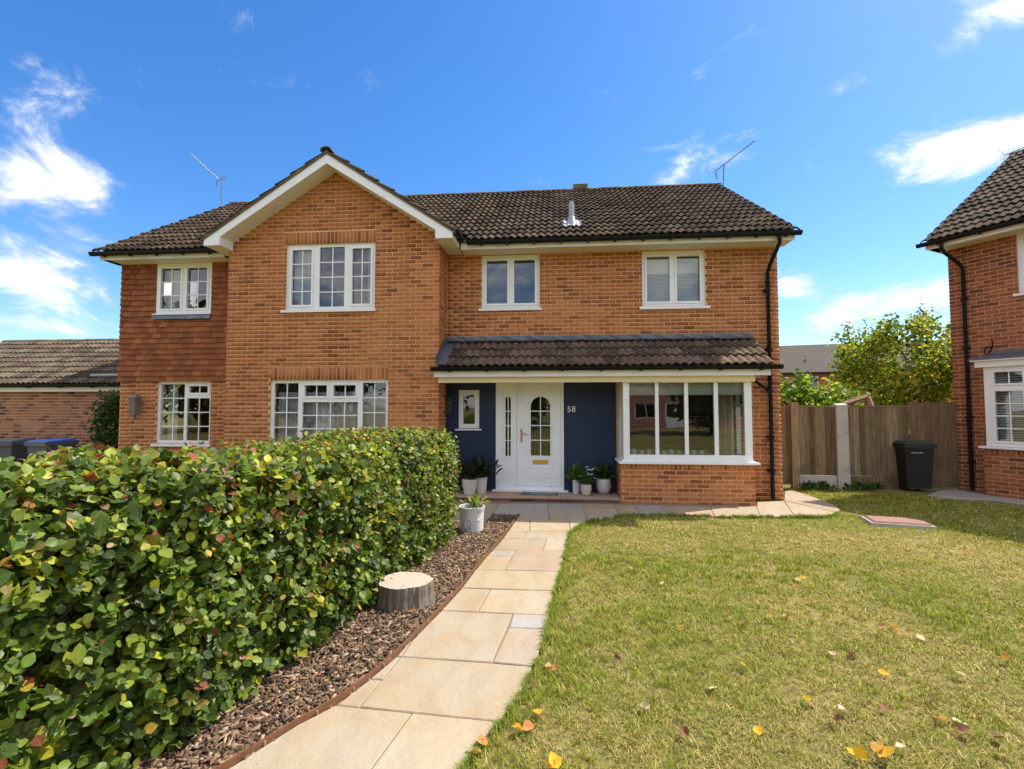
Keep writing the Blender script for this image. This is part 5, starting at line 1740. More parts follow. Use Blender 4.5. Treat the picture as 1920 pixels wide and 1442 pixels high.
PATH_R = [(820, 1500), (861, 1441.5), (901, 1389), (935, 1352.4), (974, 1301), (999, 1248.7), (1008, 1230), (1029, 1153.3), (1039, 1107.6), (1051, 1071.8), (1059.7, 1033.5), (1064, 1011.7), (1070, 995.5), (1076, 992), (1090, 983), (1104, 976), (1135, 971), (1165, 966), (1215, 963.5), (1257, 964.5), (1340, 967.5), (1425, 968.3), (1490, 967.7), (1538, 968.3), (1560, 966), (1570, 961), (1575, 955), (1566, 947.5), (1538, 936), (1510, 926), (1483, 918.5), (1471, 921), (1470, 938)]
PL, PR = [G(x, y, SZ) for x, y in PATH_L], [G(x, y, SZ) for x, y in PATH_R]
PATH_POLY = PL + [Vector((-2.2, 8.2, 0)), Vector((-2.2, 9.5, 0))] + [Vector((4.1, 9.5, 0))] + PR[::-1]
jp = [p.copy() for p in PL] + [G(920, 968, SZ), G(912, 976, SZ), G(860, 977, SZ), Vector((-2.1, 7.6, 0)), Vector((-2.1, 8.86, 0)), Vector((4.07, 8.86, 0))] + [p.copy() for p in PR[::-1]]
jq = inset([Vector((p.x, p.y, 0)) for p in jp], .006)
mb = MB()
tr_ = tessellate_polygon([jq])
mb.v = [(p.x, p.y, .019) for p in jq]
mb.f = [tuple(t) for t in tr_]
mb.build('path_bedding', M_JOINT, path)
# concrete strip by the neighbour
cp = [G(x, y, .01) for x, y in [(1737, 929), (1760, 920), (1793, 917), (1848, 926), (1990, 944), (1990, 955), (1900, 944), (1846, 938), (1785, 936)]]
mb = MB()
mb.hexa([(p.x, p.y, -.002) for p in cp], [(p.x, p.y, .012) for p in cp])
tag(mb.build('pavement', M_CONC_D), kind='structure')

# steel edging along the bed
pts = [Vector((p.x, p.y, 0)) for p in PL]
ed = []
for i in range(len(pts) - 1):
    for k in range(4):
        ed.append(pts[i].lerp(pts[i + 1], k / 4))
ed.append(pts[-1])
for _ in range(3):
    ed = [ed[0]] + [(ed[i - 1] + ed[i] * 2 + ed[i + 1]) / 4 for i in range(1, len(ed) - 1)] + [ed[-1]]
mb = MB()
n = len(ed)
side = []
for i in range(n):
    d = (ed[min(i + 1, n - 1)] - ed[max(i - 1, 0)]).normalized()
    side.append(Vector((-d.y, d.x, 0)))
vs, fs = [], []
for i in range(n):
    for (o, z) in ((.002, -.02), (.002, .062), (.009, .062), (.009, -.02)):
        p = ed[i] + side[i] * o
        vs.append((p.x, p.y, z + .003 * math.sin(i * .7)))
for i in range(n - 1):
    for k in range(3):
        a, b = i * 4 + k, (i + 1) * 4 + k
        fs.append((a, b, b + 1, a + 1))
mb.add(vs, fs)
edg = thing('metal_edging', 'curving rusty steel edging strip between mulch bed and path', 'edging', ed[0])
mb.build('strip', M_RUST, edg)
for i in range(2, n - 2, 4):
    p = ed[i] + side[i] * .0015
    MB().box(p.x - .006, p.x + .006, p.y - .006, p.y + .006, .03, .05).build('stake_tab', M_POST, edg)
EDGE = ed

# ------------------------------------------------------------------ hedge
HB = [(862, 1003), (800, 1050), (735, 1095), (660, 1175), (560, 1240), (470, 1300), (370, 1385), (250, 1450), (90, 1560)]
hf = [G(x, y) for x, y in HB]
hd0 = (hf[-1] - hf[-2]).normalized()
hf.append(hf[-1] + hd0 * .9)
hf[0] = hf[0] + Vector((0, .0, 0))
HF = np.array([(p.x, p.y) for p in hf])
seg = np.r_[0, np.cumsum(np.linalg.norm(np.diff(HF, axis=0), axis=1))]
HL_ = seg[-1]


def hedge_at(s):
    x = np.interp(s, seg, HF[:, 0])
    y = np.interp(s, seg, HF[:, 1])
    e = .25
    dx = np.interp(np.minimum(s + e, HL_), seg, HF[:, 0]) - np.interp(np.maximum(s - e, 0), seg, HF[:, 0])
    dy = np.interp(np.minimum(s + e, HL_), seg, HF[:, 1]) - np.interp(np.maximum(s - e, 0), seg, HF[:, 1])
    l = np.hypot(dx, dy)
    return x, y, dx / l, dy / l


HW = 1.05


def hedge_pt(s, a, depth):
    """s along, a around: 0 base of path side .. .52 top edge .. 1 top back; depth inwards"""
    x, y, tx_, ty_ = hedge_at(s)
    nx, ny = -ty_, tx_                              # towards the path is the side with larger x
    flip = np.where(nx < 0, -1, 1)
    nx, ny = nx * flip, ny * flip
    H = 1.345 - .055 * np.clip(s / HL_, 0, 1) + .03 * np.sin(s * 1.7) + .04 * (vnoise(s * 2.1, s * 0 + 3) - .5)
    hface = H - .16
    lf, lt = hface / (hface + .25 + HW - .16), 0
    L = hface + .25 + (HW - .16)
    q = a * L
    on = np.zeros_like(q)
    face = q < hface
    arc = (q >= hface) & (q < hface + .25)
    th = np.clip((q - hface) / .25, 0, 1) * math.pi / 2
    off = np.where(face, 0, np.where(arc, -.16 * (1 - np.cos(th)), -.16 - (q - hface - .25)))
    z = np.where(face, q, np.where(arc, hface + .16 * np.sin(th), H))
    no = np.where(face, 1.0, np.where(arc, np.cos(th), 0.0))
    nz = np.where(face, 0.0, np.where(arc, np.sin(th), 1.0))
    bulge = .10 * (vnoise(s * 3 + 5, z * 3 + q) - .5) + .07 * (vnoise(s * 7, z * 7 + q * 2 + 9) - .5) + .07 * np.sin(np.clip(z / H, 0, 1) * math.pi) - .05
    # round the far end
    endr = np.clip((.45 - s) / .45, 0, 1)
    pull = -.30 * endr ** 2
    o2 = off + no * (bulge - depth) + pull
    zz = z + nz * (bulge * .7 - depth) - .05 * endr * nz
    P = np.stack([x + nx * o2, y + ny * o2, np.maximum(zz, .015)], 1)
    Nn = np.stack([nx * no, ny * no, nz], 1)
    return P, Nn


HEDGE = thing('hedge', 'clipped hedge of glossy green and reddish leaves along the mulch bed', 'hedge', (float(HF[4, 0]) - .5, float(HF[4, 1]), 0))
ns, na = 60, 26
ss = np.linspace(0.12, HL_, ns)
aa = np.linspace(0, 1, na)
SSg, AAg = np.meshgrid(ss, aa, indexing='ij')
Pc, _ = hedge_pt(SSg.ravel(), AAg.ravel(), np.full(SSg.size, .135))
Pc = Pc.reshape(ns, na, 3)
back = Pc[:, -1:, :].copy()
back[:, :, 2] = 0
Pc = np.concatenate([Pc, back], 1)
na += 1
idx = np.arange(ns * na).reshape(ns, na)
fc = np.stack([idx[:-1, :-1].ravel(), idx[1:, :-1].ravel(), idx[1:, 1:].ravel(), idx[:-1, 1:].ravel()], 1)
core = link('inner_twigs', np_mesh('inner_twigs', Pc.reshape(-1, 3), [fc], M_TWIG), HEDGE)
MBc = MB().add([tuple(p) for p in Pc[0]], [tuple(range(na))])
MBc.build('end_twigs', M_TWIG, HEDGE)

NTW, LPT = 8400, 7
ts = rng.uniform(0, 1, NTW) * HL_
ta = rng.uniform(0, 1, NTW)
tdep = np.abs(rng.normal(.07, .03, NTW))
T0, TN = hedge_pt(ts, ta, tdep)
# twigs over the far end face too
ne = 520
Pe, _ = hedge_pt(np.full(ne, .04), rng.uniform(0, 1, ne), np.full(ne, .06))
inn, _ = hedge_pt(np.full(ne, .3), np.full(ne, 1.0), np.zeros(ne))
mixv = rng.uniform(0, 1, (ne, 1))
inn[:, 2] = Pe[:, 2]
Pe = Pe * (1 - mixv) + inn * mixv + rng.normal(0, .04, (ne, 3))
T0 = np.concatenate([T0, Pe])
TN = np.concatenate([TN, np.tile(np.array([[.35, .9, .2]]), (ne, 1))])
nt_w = len(T0)
TD = nrm(TN * .75 + np.array([.12, -.1, .55]) + rng.normal(size=(nt_w, 3)) * .5)
TLn = rng.uniform(.08, .19, nt_w)
TS = nrm(np.cross(TD, rdir(nt_w)))
k_ = np.tile(np.arange(LPT), nt_w)
tw = np.repeat(np.arange(nt_w), LPT)
tpar = (k_ + .6) / LPT
Pl = T0[tw] + TD[tw] * (TLn[tw] * tpar)[:, None] + rng.normal(0, .006, (len(tw), 3))
Nl = TN[tw]
sgn_ = np.where(k_ % 2 == 0, 1.0, -1.0)[:, None]
dep = (.07 - tpar * TLn[tw])
n = len(Pl)
Nrm = nrm(Nl * .55 + np.array([.1, -.1, .65]) + rng.normal(size=(n, 3)) * .42)
Dv = nrm(TD[tw] * .55 + TS[tw] * sgn_ * .85 + rng.normal(size=(n, 3)) * .28 + np.array([0, 0, -.10]))
size = rng.uniform(.036, .068, n) * (1.12 - .35 * tpar) * np.where(rng.random(n) < .06, 1.35, 1.0)
size *= np.where(Pl[:, 1] > 5.0, .92, 1.08)
hc = [(.048, .09, .016), (.095, .158, .022), (.19, .255, .032), (.38, .38, .035), (.24, .17, .06), (.27, .075, .042), (.50, .34, .05)]
top = np.clip((T0[:, 2] - .85) / .4, 0, 1)[:, None]
pat = vnoise(T0[:, 0] * 3 + T0[:, 1] * 3, T0[:, 2] * 3)[:, None]
Cw = palette(nt_w, hc[:4], [3.9, 5.0, 2.9, .35])
Cx = palette(nt_w, hc[:4], [1.8, 3.4, 4, 1.5])
Cw = np.where(rng.random((nt_w, 1)) < (top * .7 + (pat > .62) * .3), Cx, Cw)
Cl = Cw[tw] * rng.uniform(.75, 1.3, (n, 1))
odd = palette(n, hc[3:], [1.4, .9, 1.4, .6])
Cl = np.where(rng.random((n, 1)) < .035 + .05 * top[tw] + .05 * (tpar[:, None] > .8), odd, Cl)
dist = np.linalg.norm(Pl - np.array(EYE), axis=1)
R3, F3, U3 = np.array(R_), np.array(F_), np.array(U_)
dd = Pl - np.array(EYE)
zc = dd @ F3
uu, vv = (dd @ R3) / zc, (dd @ U3) / zc
vis = (zc > .2) & (np.abs(uu) < 960 / F_PX) & (np.abs(vv) < 715 / F_PX) & (dep < .015) & (Nl @ np.array([.3, -.7, .4]) > -.2)
order = np.argsort(np.where(vis, dist / size, 1e9))
big = order[:300]
keep = np.ones(n, bool)
keep[big] = False
fine = np.zeros(n, bool)
fine[order[300:9000]] = True
parts_ = []
for msk, tv_, tf_ in ((fine, OVAL_V, OVAL_F), (keep & ~fine, OLD_V, OLD_F)):
    V, f, c = scatter(tv_, tf_, Pl[msk], Dv[msk], Nrm[msk], size[msk], Cl[msk])
    parts_.append((V, f, c, np.tile(np.array(tv_), (int(msk.sum()), 1))))
off_ = len(parts_[0][0])
tag(link('foliage', np_mesh('foliage', np.concatenate([parts_[0][0], parts_[1][0]]), parts_[0][1] + [q + off_ for q in parts_[1][1]], M_LEAF, np.concatenate([parts_[0][2], parts_[1][2]]), True,
                            np.concatenate([parts_[0][3], parts_[1][3]])), HEDGE), kind='stuff')
TWV = [(-.5, 0, 0), (.5, 0, 0), (0, 0, .8), (0, 1, 0)]
V, f, c = scatter(TWV, [(0, 1, 3), (1, 2, 3), (2, 0, 3)], T0 - TD * .08, TD, nrm(TD + rdir(nt_w)), np.c_[np.full(nt_w, .005), TLn + .08, np.full(nt_w, .005)])
tag(link('twigs', np_mesh('twigs', V, f, M_SHOOT), HEDGE), kind='stuff')
lme = bpy.data.meshes.new('leaf')
lme.from_pydata(OVAL_V, [], OVAL_F)
lme.materials.append(M_LEAF_O)
put_local(lme, OVAL_V)
lme.polygons.foreach_set('use_smooth', [True] * len(OVAL_F))
for i in big:
    e, sc3 = basis(Dv[i], Nrm[i], float(size[i]))
    link('leaf', lme, HEDGE, Pl[i], e, sc3, color=Cl[i])
# young shoots standing out of the top
mb = MB()
sp, sd, sn, ssz, scl = [], [], [], [], []
for k in range(300):
    P0, _ = hedge_pt(np.array([random.uniform(.1, HL_)]), np.array([random.uniform(.6, 1.0) if k < 255 else random.uniform(.2, .6)]), np.array([.03]))
    p = Vector(P0[0])
    lean = Vector((random.uniform(-.5, .5), random.uniform(-.5, .5), 1.0)) if k < 255 else Vector((.8, -.5, random.uniform(0, .8)))
    tip = p + lean.normalized() * random.uniform(.07, .16)
    mb.tube([p, p.lerp(tip, .5) + Vector((random.uniform(-.01, .01), 0, 0)), tip], [.003, .0025, .0015], 4, cap=False)
    for j in range(5):
        q = p.lerp(tip, .35 + .16 * j)
        sp.append(q)
        sd.append(Vector((random.uniform(-1, 1), random.uniform(-1, 1), random.uniform(-.1, .9))).normalized())
        sn.append(Vector((random.uniform(-.5, .5), random.uniform(-.5, .5), 1)).normalized())
        ssz.append(random.uniform(.025, .05))
        scl.append(random.choice([(.24, .05, .03), (.30, .10, .04), (.30, .09, .05), (.26, .27, .03), (.34, .29, .035)]))
V, f, c = scatter(OVAL_V, OVAL_F, np.array(sp), np.array(sd), np.array(sn), np.array(ssz), np.array(scl))
tag(link('shoot_leaves', np_mesh('shoot_leaves', V, f, M_LEAF, c, True, np.tile(np.array(OVAL_V), (len(sp), 1))), HEDGE), kind='stuff')
tag(mb.build('shoots', M_SHOOT, HEDGE), kind='stuff')

# ------------------------------------------------------------------ mulch bed
bed_poly = [Vector((p.x, p.y, 0)) for p in ed] + [G(974, 965), G(922, 964), G(912, 977)] + [Vector((-1.9, 7.6, 0))] + [Vector((p[0] - .35, p[1], 0)) for p in HF]
tr_ = tessellate_polygon([bed_poly])
mb = MB()
mb.v = [(p.x, p.y, .004) for p in bed_poly]
mb.f = [tuple(t) for t in tr_]
tag(mb.build('mulch_bed', M_BED), kind='structure')
CH_V = [(-.5, -.5, 0), (.5, -.42, 0), (.42, .5, .0), (-.45, .46, 0), (-.42, -.5, .5), (.46, -.40, .7), (.4, .46, .55), (-.4, .44, .8)]
CH_F = [(0, 1, 5, 4), (1, 2, 6, 5), (2, 3, 7, 6), (3, 0, 4, 7), (4, 5, 6, 7)]
bp = np.array([(p.x, p.y) for p in bed_poly])
mn, mxx = bp.min(0), bp.max(0)
Q = rng.uniform(mn, mxx, (90000, 2))
Q = Q[inside(Q, bp)]
d_ = np.hypot(Q[:, 0], Q[:, 1])
Q = Q[(d_ < 9) & (rng.random(len(Q)) < np.clip(1.6 - d_ * .12, .4, 1))][:22000]
n = len(Q)
P = np.c_[Q, .006 + rng.random(n) * .018]
ang = rng.uniform(0, 2 * math.pi, n)
D = np.c_[np.cos(ang), np.sin(ang), rng.normal(0, .22, n)]
Nn = nrm(np.c_[rng.normal(0, .35, (n, 2)), np.ones(n)])
ln = rng.gamma(3.0, .013, n).clip(.012, .09)
S = np.c_[rng.uniform(.25, .55, n) * .035, ln, rng.uniform(.005, .014, n)]
S[:, 0] = np.where(rng.random(n) < .35, S[:, 0] * .4, S[:, 0])
Cc = palette(n, [(.11, .064, .038), (.18, .108, .064), (.30, .19, .115), (.46, .32, .21), (.05, .031, .021), (.26, .125, .065)], [4, 4, 3, 1.8, 2.6, 1.2])
V, f, c = scatter(CH_V, CH_F, P, D, Nn, S, Cc)
tag(link('bark_chips', np_mesh('bark_chips', V, f, M_CHIP, c)), 'brown bark chip mulch in the bed', 'mulch', kind='stuff')
# the edging of bare soil under the hedge is shaded by it

# ------------------------------------------------------------------ lawn
path_np = [(p.x, p.y) for p in PATH_POLY]
cover_c = Vector((4.90, 7.76, 0))
NTU, BPT = 30000, 10
NB = NTU
az = rng.uniform(math.radians(-16), math.radians(52), NB)
r = rng.uniform(1.15 ** .72, 12.2 ** .72, NB) ** (1 / .72)
Q = np.c_[r * np.sin(az - YAW * 0 + math.radians(0)), r * np.cos(az)]
ok = (Q[:, 1] < FY - .05) & ~inside(Q, path_np) & ~inside(Q, bp) & ~inside(Q, [(p.x, p.y) for p in cp])
# everything left of the path's right edge belongs to path and bed
prx = np.array([p.x for p in PR[:16]])
pry = np.array([p.y for p in PR[:16]])
edge_x = np.interp(Q[:, 1], pry, prx, left=PR[0].x - .25)
ok &= (Q[:, 0] > edge_x + .004) | (Q[:, 1] > 9)
ok &= ~((np.abs(Q[:, 0] - cover_c.x) < .36) & (np.abs(Q[:, 1] - cover_c.y) < .24))
nloc = np.array([(NM.inverted() @ Vector((q[0], q[1], 0)))[:2] for q in Q[ok]])
sel = np.where(ok)[0][(nloc[:, 1] < -.02) | (nloc[:, 0] < 0)]
QT = np.repeat(Q[sel], BPT, 0)
r = np.repeat(r[sel], BPT)
tuft = np.repeat(rng.random(len(sel)), BPT)
tuft2 = np.repeat(rng.random(len(sel)), BPT)
n = len(QT)
ofs = rng.normal(0, 1, (n, 2)) * (.010 + .0042 * r)[:, None]
Q = QT + ofs
ex_ = np.interp(Q[:, 1], pry, prx, left=PR[0].x - .25)
Q[:, 0] = np.where((Q[:, 1] < 8.6) & (Q[:, 0] < ex_ + .006), ex_ + .006, Q[:, 0])
pn = .55 * vnoise(Q[:, 0] * .9 + 3, Q[:, 1] * .9) + .3 * vnoise(Q[:, 0] * 2.6, Q[:, 1] * 2.6 + 7) + .15 * vnoise(Q[:, 0] * 9, Q[:, 1] * 9)
edge_d = Q[:, 0] - np.interp(Q[:, 1], pry, prx, left=PR[0].x)
green = np.clip((pn - .40) * 3.2, 0, 1)
green = np.maximum(green, np.clip(1.2 - edge_d * 3.2, 0, .9) * (Q[:, 1] < 8))
green = np.maximum(green, np.clip((Q[:, 1] - 7.0) * .6, 0, .75))
isg = (.8 * tuft + .2 * rng.random(n)) < (.23 + .56 * green)
cg = palette(n, [(.23, .28, .035), (.31, .34, .045), (.16, .215, .03), (.38, .37, .065)], [4, 3, 2, 2])
cs = palette(n, [(.51, .42, .17), (.43, .345, .13), (.58, .49, .225), (.29, .22, .085)], [4, 3, 2, 1.5])
C = np.where(isg[:, None], cg, cs) * (.72 + .5 * tuft2)[:, None]
h = rng.uniform(.010, .026, n) * np.where(isg, 1.15, .75) * (1 + .4 * (green > .85)) * (.6 + .8 * tuft2)
wdt = (.0016 + .00085 * r) * rng.uniform(.7, 1.3, n)
lean = rng.uniform(.15, 1.5, n) * np.where(isg, .75, 1.0)
ang = rng.uniform(0, 2 * math.pi, n)
D = nrm(np.c_[np.cos(ang) * lean, np.sin(ang) * lean, np.ones(n)])
Nn = np.c_[np.cos(ang + 1.57), np.sin(ang + 1.57), np.zeros(n)] * 0 + np.c_[-np.cos(ang), -np.sin(ang), lean]
BL_V = [(-.5, 0, 0), (.5, 0, 0), (-.4, .55, .06), (.4, .55, .06), (0, 1, -.14)]
BL_F = [(0, 1, 3, 2), (2, 3, 4)]
ln = h * (1 + lean * .8)
V, f, c = scatter(BL_V, BL_F, np.c_[Q, np.full(n, -.004)], D, Nn, np.c_[wdt, ln, ln], C)
tag(link('lawn_grass', np_mesh('lawn_grass', V, f, M_GRASS, c)), 'short patchy green and straw coloured lawn grass', 'grass', kind='stuff')

# ragged tufts leaning over the edge of the paving
ep = [Vector((p.x, p.y, 0)) for p in PR[:26]]
sl = [0.0]
for a, b in zip(ep[:-1], ep[1:]):
    sl.append(sl[-1] + (b - a).length)
NE_ = 9000
tt = rng.uniform(0, 1, NE_) ** .9 * sl[-1]
ww_ = np.interp(tt, sl, [p.x for p in ep]), np.interp(tt, sl, [p.y for p in ep])
tx2 = np.interp(tt + .05, sl, [p.x for p in ep]) - np.interp(tt - .05, sl, [p.x for p in ep])
ty2 = np.interp(tt + .05, sl, [p.y for p in ep]) - np.interp(tt - .05, sl, [p.y for p in ep])
ll = np.maximum(np.hypot(tx2, ty2), 1e-6)
ox_, oy_ = -ty2 / ll, tx2 / ll                       # towards the paving
clump = vnoise(tt * 9, tt * 0 + 2) * .6 + vnoise(tt * 31, tt * 0 + 5) * .4
kp = clump > .36
jit = rng.normal(0, .012, NE_)
Pq = np.c_[ww_[0] - ox_ * (.006 + np.abs(jit)), ww_[1] - oy_ * (.006 + np.abs(jit)), np.full(NE_, .0)]
an = rng.normal(0, .9, NE_)
hx, hy = ox_ * np.cos(an) - oy_ * np.sin(an), ox_ * np.sin(an) + oy_ * np.cos(an)
le = rng.uniform(.1, .9, NE_)
Dq = nrm(np.c_[hx * le, hy * le, np.ones(NE_)])
Nq = np.c_[-hx, -hy, le]
Lq = rng.uniform(.03, .075, NE_) * (.5 + clump)
rq = np.hypot(Pq[:, 0], Pq[:, 1])
V, f, c = scatter(BL_V, BL_F, Pq[kp], Dq[kp], Nq[kp], np.c_[.0018 + .0008 * rq, Lq, Lq][kp], palette(int(kp.sum()), [(.17, .27, .03), (.27, .34, .04), (.11, .19, .025), (.48, .40, .17)], [4, 3, 2, 1.5]))
tag(link('edge_grass', np_mesh('edge_grass', V, f, M_GRASS, c)), 'ragged grass fringe overhanging the path edge', 'grass', kind='stuff')

# weeds along the fence foot
wq = []
for k in range(34):
    px = random.uniform(1502, 1640)
    p = G(px, random.uniform(913, 921))
    for j in range(12):
        wq.append((p.x + random.gauss(0, .05), min(p.y + random.gauss(0, .05), FY - .06), random.uniform(.0, .10)))
wq = np.array(wq)
n = len(wq)
V, f, c = scatter(LEAF_V, LEAF_F, wq, nrm(rdir(n) + np.array([0, 0, .5])), nrm(rdir(n) * .6 + np.array([0, 0, 1.])), rng.uniform(.05, .11, n), palette(n, [(.07, .15, .025), (.09, .16, .03), (.03, .07, .015)], [3, 2, 2]))
tag(link('weeds', np_mesh('weeds', V, f, M_TREELEAF, c)), 'low green weeds growing along the foot of the fence', 'weeds', kind='stuff')

# manhole cover in the lawn
mc = thing('manhole_cover', 'raised reddish inspection cover on a concrete rim in the lawn', 'cover', cover_c, rotz=math.radians(-14), local=True)
MB().hexa([(-.40, -.26, -.01), (.40, -.26, -.01), (.40, .26, -.01), (-.40, .26, -.01)], [(-.38, -.24, .04), (.38, -.24, .04), (.38, .24, .04), (-.38, .24, .04)]).build('rim', M_CONC_D, mc)
MB().hexa([(-.35, -.21, .041), (.35, -.21, .041), (.35, .21, .041), (-.35, .21, .041)], [(-.33, -.19, .062), (.33, -.19, .062), (.33, .19, .062), (-.33, .19, .062)]).build('plate', M_COVER, mc)

# ------------------------------------------------------------------ stump
sb = G(745, 1150)
st = Vector((sb.x, sb.y + .20, 0))
STUMP = thing('tree_stump', 'short sawn tree stump with pale flat top in the mulch bed', 'stump', st)
n = 64
rr = [1 + .035 * math.sin(3 * t + 1) + .025 * math.sin(7 * t) + .018 * math.sin(23 * t) + random.uniform(-.008, .008) for t in [2 * math.pi * k / n for k in range(n)]]
vs, fs = [], []
R0, HT = .232, .20
for j, (z, m_) in enumerate(((-.01, 1.10), (.04, 1.045), (.10, 1.01), (.17, 1.0), (HT, .985))):
    for k in range(n):
        t = 2 * math.pi * k / n
        q = rr[k] * m_ + (.012 * math.sin(31 * t + z * 8) if 0 < j < 4 else 0)
        vs.append((st.x + R0 * q * math.cos(t), st.y + R0 * q * .92 * math.sin(t), z))
for j in range(4):
    for k in range(n):
        k2 = (k + 1) % n
        fs.append((j * n + k, j * n + k2, (j + 1) * n + k2, (j + 1) * n + k))
MB().add(vs, fs).build('bark', M_BARK, STUMP, loc=st)
MB().add([(st.x + R0 * rr[k] * .975 * math.cos(2 * math.pi * k / n), st.y + R0 * rr[k] * .975 * .92 * math.sin(2 * math.pi * k / n), HT - .001 + .004 * math.sin(k * .1)) for k in range(n)] +
         [(st.x + R0 * rr[k] * .985 * math.cos(2 * math.pi * k / n), st.y + R0 * rr[k] * .985 * .92 * math.sin(2 * math.pi * k / n), HT - .012) for k in range(n)],
         [tuple(range(n))] + [(k, (k + 1) % n, n + (k + 1) % n, n + k) for k in range(n)]).build('sawn_top', M_SAWN, STUMP, loc=(st.x, st.y, HT))


# ------------------------------------------------------------------ pots and plants
def pot(label, c, prof, mat, group='plant pots by the front door', soil=True):
    t = thing('plant_pot', label, 'pot', c, group)
    MB().lathe(prof, 28, c).build('pot_body', mat, t, sm='auto')
    r, z = prof[-1]
    if soil:
        MB().lathe([(r * .99, z + .0015), (r * .5, z + .008)], 20, c).build('soil', M_SOIL, t)
    return t


def plant(name, label, c, z, n, size, spread, up, cols, wts, narrow=1.0, cat='plant', stems=True):
    t = thing(name, label, cat, (c[0], c[1], z))
    P = np.array([c[0], c[1], z]) + np.c_[rng.normal(0, spread, n), rng.normal(0, spread, n), np.abs(rng.normal(0, up, n))]
    D = nrm(nrm(P - np.array([c[0], c[1], z - .06])) + rdir(n) * .5 + np.array([0, 0, .1]))
    S = size * rng.uniform(.6, 1.2, n)
    V, f, cc = scatter(LEAF_V, LEAF_F, P, D, nrm(rdir(n) * .6 + np.array([0, 0, 1.])), np.c_[S * narrow, S, S], palette(n, cols, wts))
    tag(link('leaves', np_mesh('leaves', V, f, M_TREELEAF, cc), t), kind='stuff')
    mb = MB()
    for k in range(7):
        i = rng.integers(n)
        mb.tube([(c[0] + random.uniform(-.02, .02), c[1] + random.uniform(-.02, .02), z - .01), tuple(P[i])], .004, 4, cap=False)
    tag(mb.build('stems', M_TWIG, t), kind='stuff')
    return t


def onstep(px, py):
    p = G(px, py, .101)
    return (p.x, p.y, .101)


DKG = [(.028, .045, .03), (.045, .06, .045), (.018, .03, .022)]
p1 = onstep(878, 929)
p1 = (p1[0], p1[1] + .13, .101)
pot('white tapering pot on the step, half hidden by the hedge', p1, [(.085, 0), (.10, .01), (.135, .18), (.145, .27), (.138, .28), (.13, .262)], M_CERAMIC)
p2 = onstep(900, 927)
p2 = (p2[0], p2[1] + .12, .101)
pot('white tapering pot on the step nearest the left of the door', p2, [(.09, 0), (.095, .01), (.108, .18), (.118, .29), (.112, .30), (.105, .28)], M_CERAMIC)
plant('dark_plant', 'dark drooping plant in the white pot half hidden by the hedge', p1, .40, 240, .13, .085, .10, DKG, [1, 1, 1], .5)
plant('dark_plant', 'dark bushy plant in the white pot left of the front door', p2, .42, 320, .13, .105, .11, DKG, [1, 1, 1], .5)
p3 = onstep(1081.5, 927)
p3 = (p3[0], p3[1] + .10, .101)
pot('slim grey pot on the step right of the front door', p3, [(.062, 0), (.066, .01), (.070, .12), (.072, .245), (.066, .25), (.06, .235)], M_GREYPOT)
plant('fern', 'bright green fern in the slim grey pot by the door', p3, .36, 150, .15, .05, .07, [(.09, .19, .035), (.13, .24, .04), (.06, .13, .03)], [2, 2, 1], .42)
p4 = onstep(1099.5, 930)
p4 = (p4[0], p4[1] + .08, .101)
pot('small beige pot of white flowers in front of the step pots', p4, [(.06, 0), (.075, .01), (.098, .10), (.096, .17), (.088, .20), (.082, .185)], M_BEIGEPOT)
fp = plant('white_flowers', 'white flowering plant in the small beige pot', p4, .31, 200, .075, .07, .085, [(.05, .11, .025), (.08, .15, .035)], [1, 1], .6)
pet = [(0, 0, 0), (.3, .5, .1), (0, 1, .15), (-.3, .5, .1)]
for k in range(20):
    hh = random.uniform(.02, .28)
    c0 = Vector((p4[0] + random.gauss(.02, .055) + hh * .16, p4[1] + random.gauss(-.03, .05), .33 + hh))
    mb = MB()
    for q in range(5):
        a = 2 * math.pi * q / 5 + k
        d, s_2 = Vector((math.cos(a), math.sin(a) * .6 - .3, .35)), Vector((-math.sin(a), math.cos(a), 0))
        mb.add([c0 + (d * v[1] + s_2 * v[0]) * .042 for v in pet], [(0, 1, 2, 3)])
    mb.build('flower', M_WHITE, fp)
p5 = onstep(1133, 928)
p5 = (p5[0], p5[1] + .13, .101)
pot('round-bellied white pot on the step beside the bay', p5, [(.075, 0), (.09, .008), (.128, .08), (.138, .16), (.130, .24), (.118, .275), (.112, .275), (.108, .26)], M_CERAMIC)
plant('leafy_plant', 'dark green leafy plant in the round white pot beside the bay', p5, .375, 130, .14, .06, .09, [(.035, .09, .025), (.05, .12, .03), (.02, .05, .015)], [2, 2, 1], .42)
# embossed pot in the bed
wp = G(881, 1001)
wp = (wp.x, wp.y + .15, .005)
wpt = pot('embossed white stone pot with little plant standing in the mulch', wp, [(.14, 0), (.155, .012), (.158, .10), (.166, .24), (.172, .285), (.178, .30), (.178, .335), (.168, .34), (.158, .335), (.155, .30)], M_GREYPOT, 'garden pots')
for q in range(3):
    mb = MB()
    a0 = -1.75 + q * .52
    pts = []
    for k in range(9):
        t = k / 8
        a = a0 + .36 * math.cos(t * 4.4) * (1 - t * .4)
        z = .09 + .05 * q * (q != 1) + .06 * math.sin(t * 5 + q)
        rr_ = .164
        pts.append((wp[0] + rr_ * math.cos(a), wp[1] + rr_ * math.sin(a), z + .04))
    mb.tube(pts, [.005 + .007 * math.sin(math.pi * k / 8) for k in range(9)], 6)
    mb.build('embossed_scroll', M_GREYPOT, wpt)
plant('small_plant', 'small pale green plant in the embossed white pot', (wp[0] + .03, wp[1]), .335, 60, .10, .06, .05, [(.16, .24, .06), (.24, .30, .10), (.42, .40, .30)], [2, 2, 1], .7)

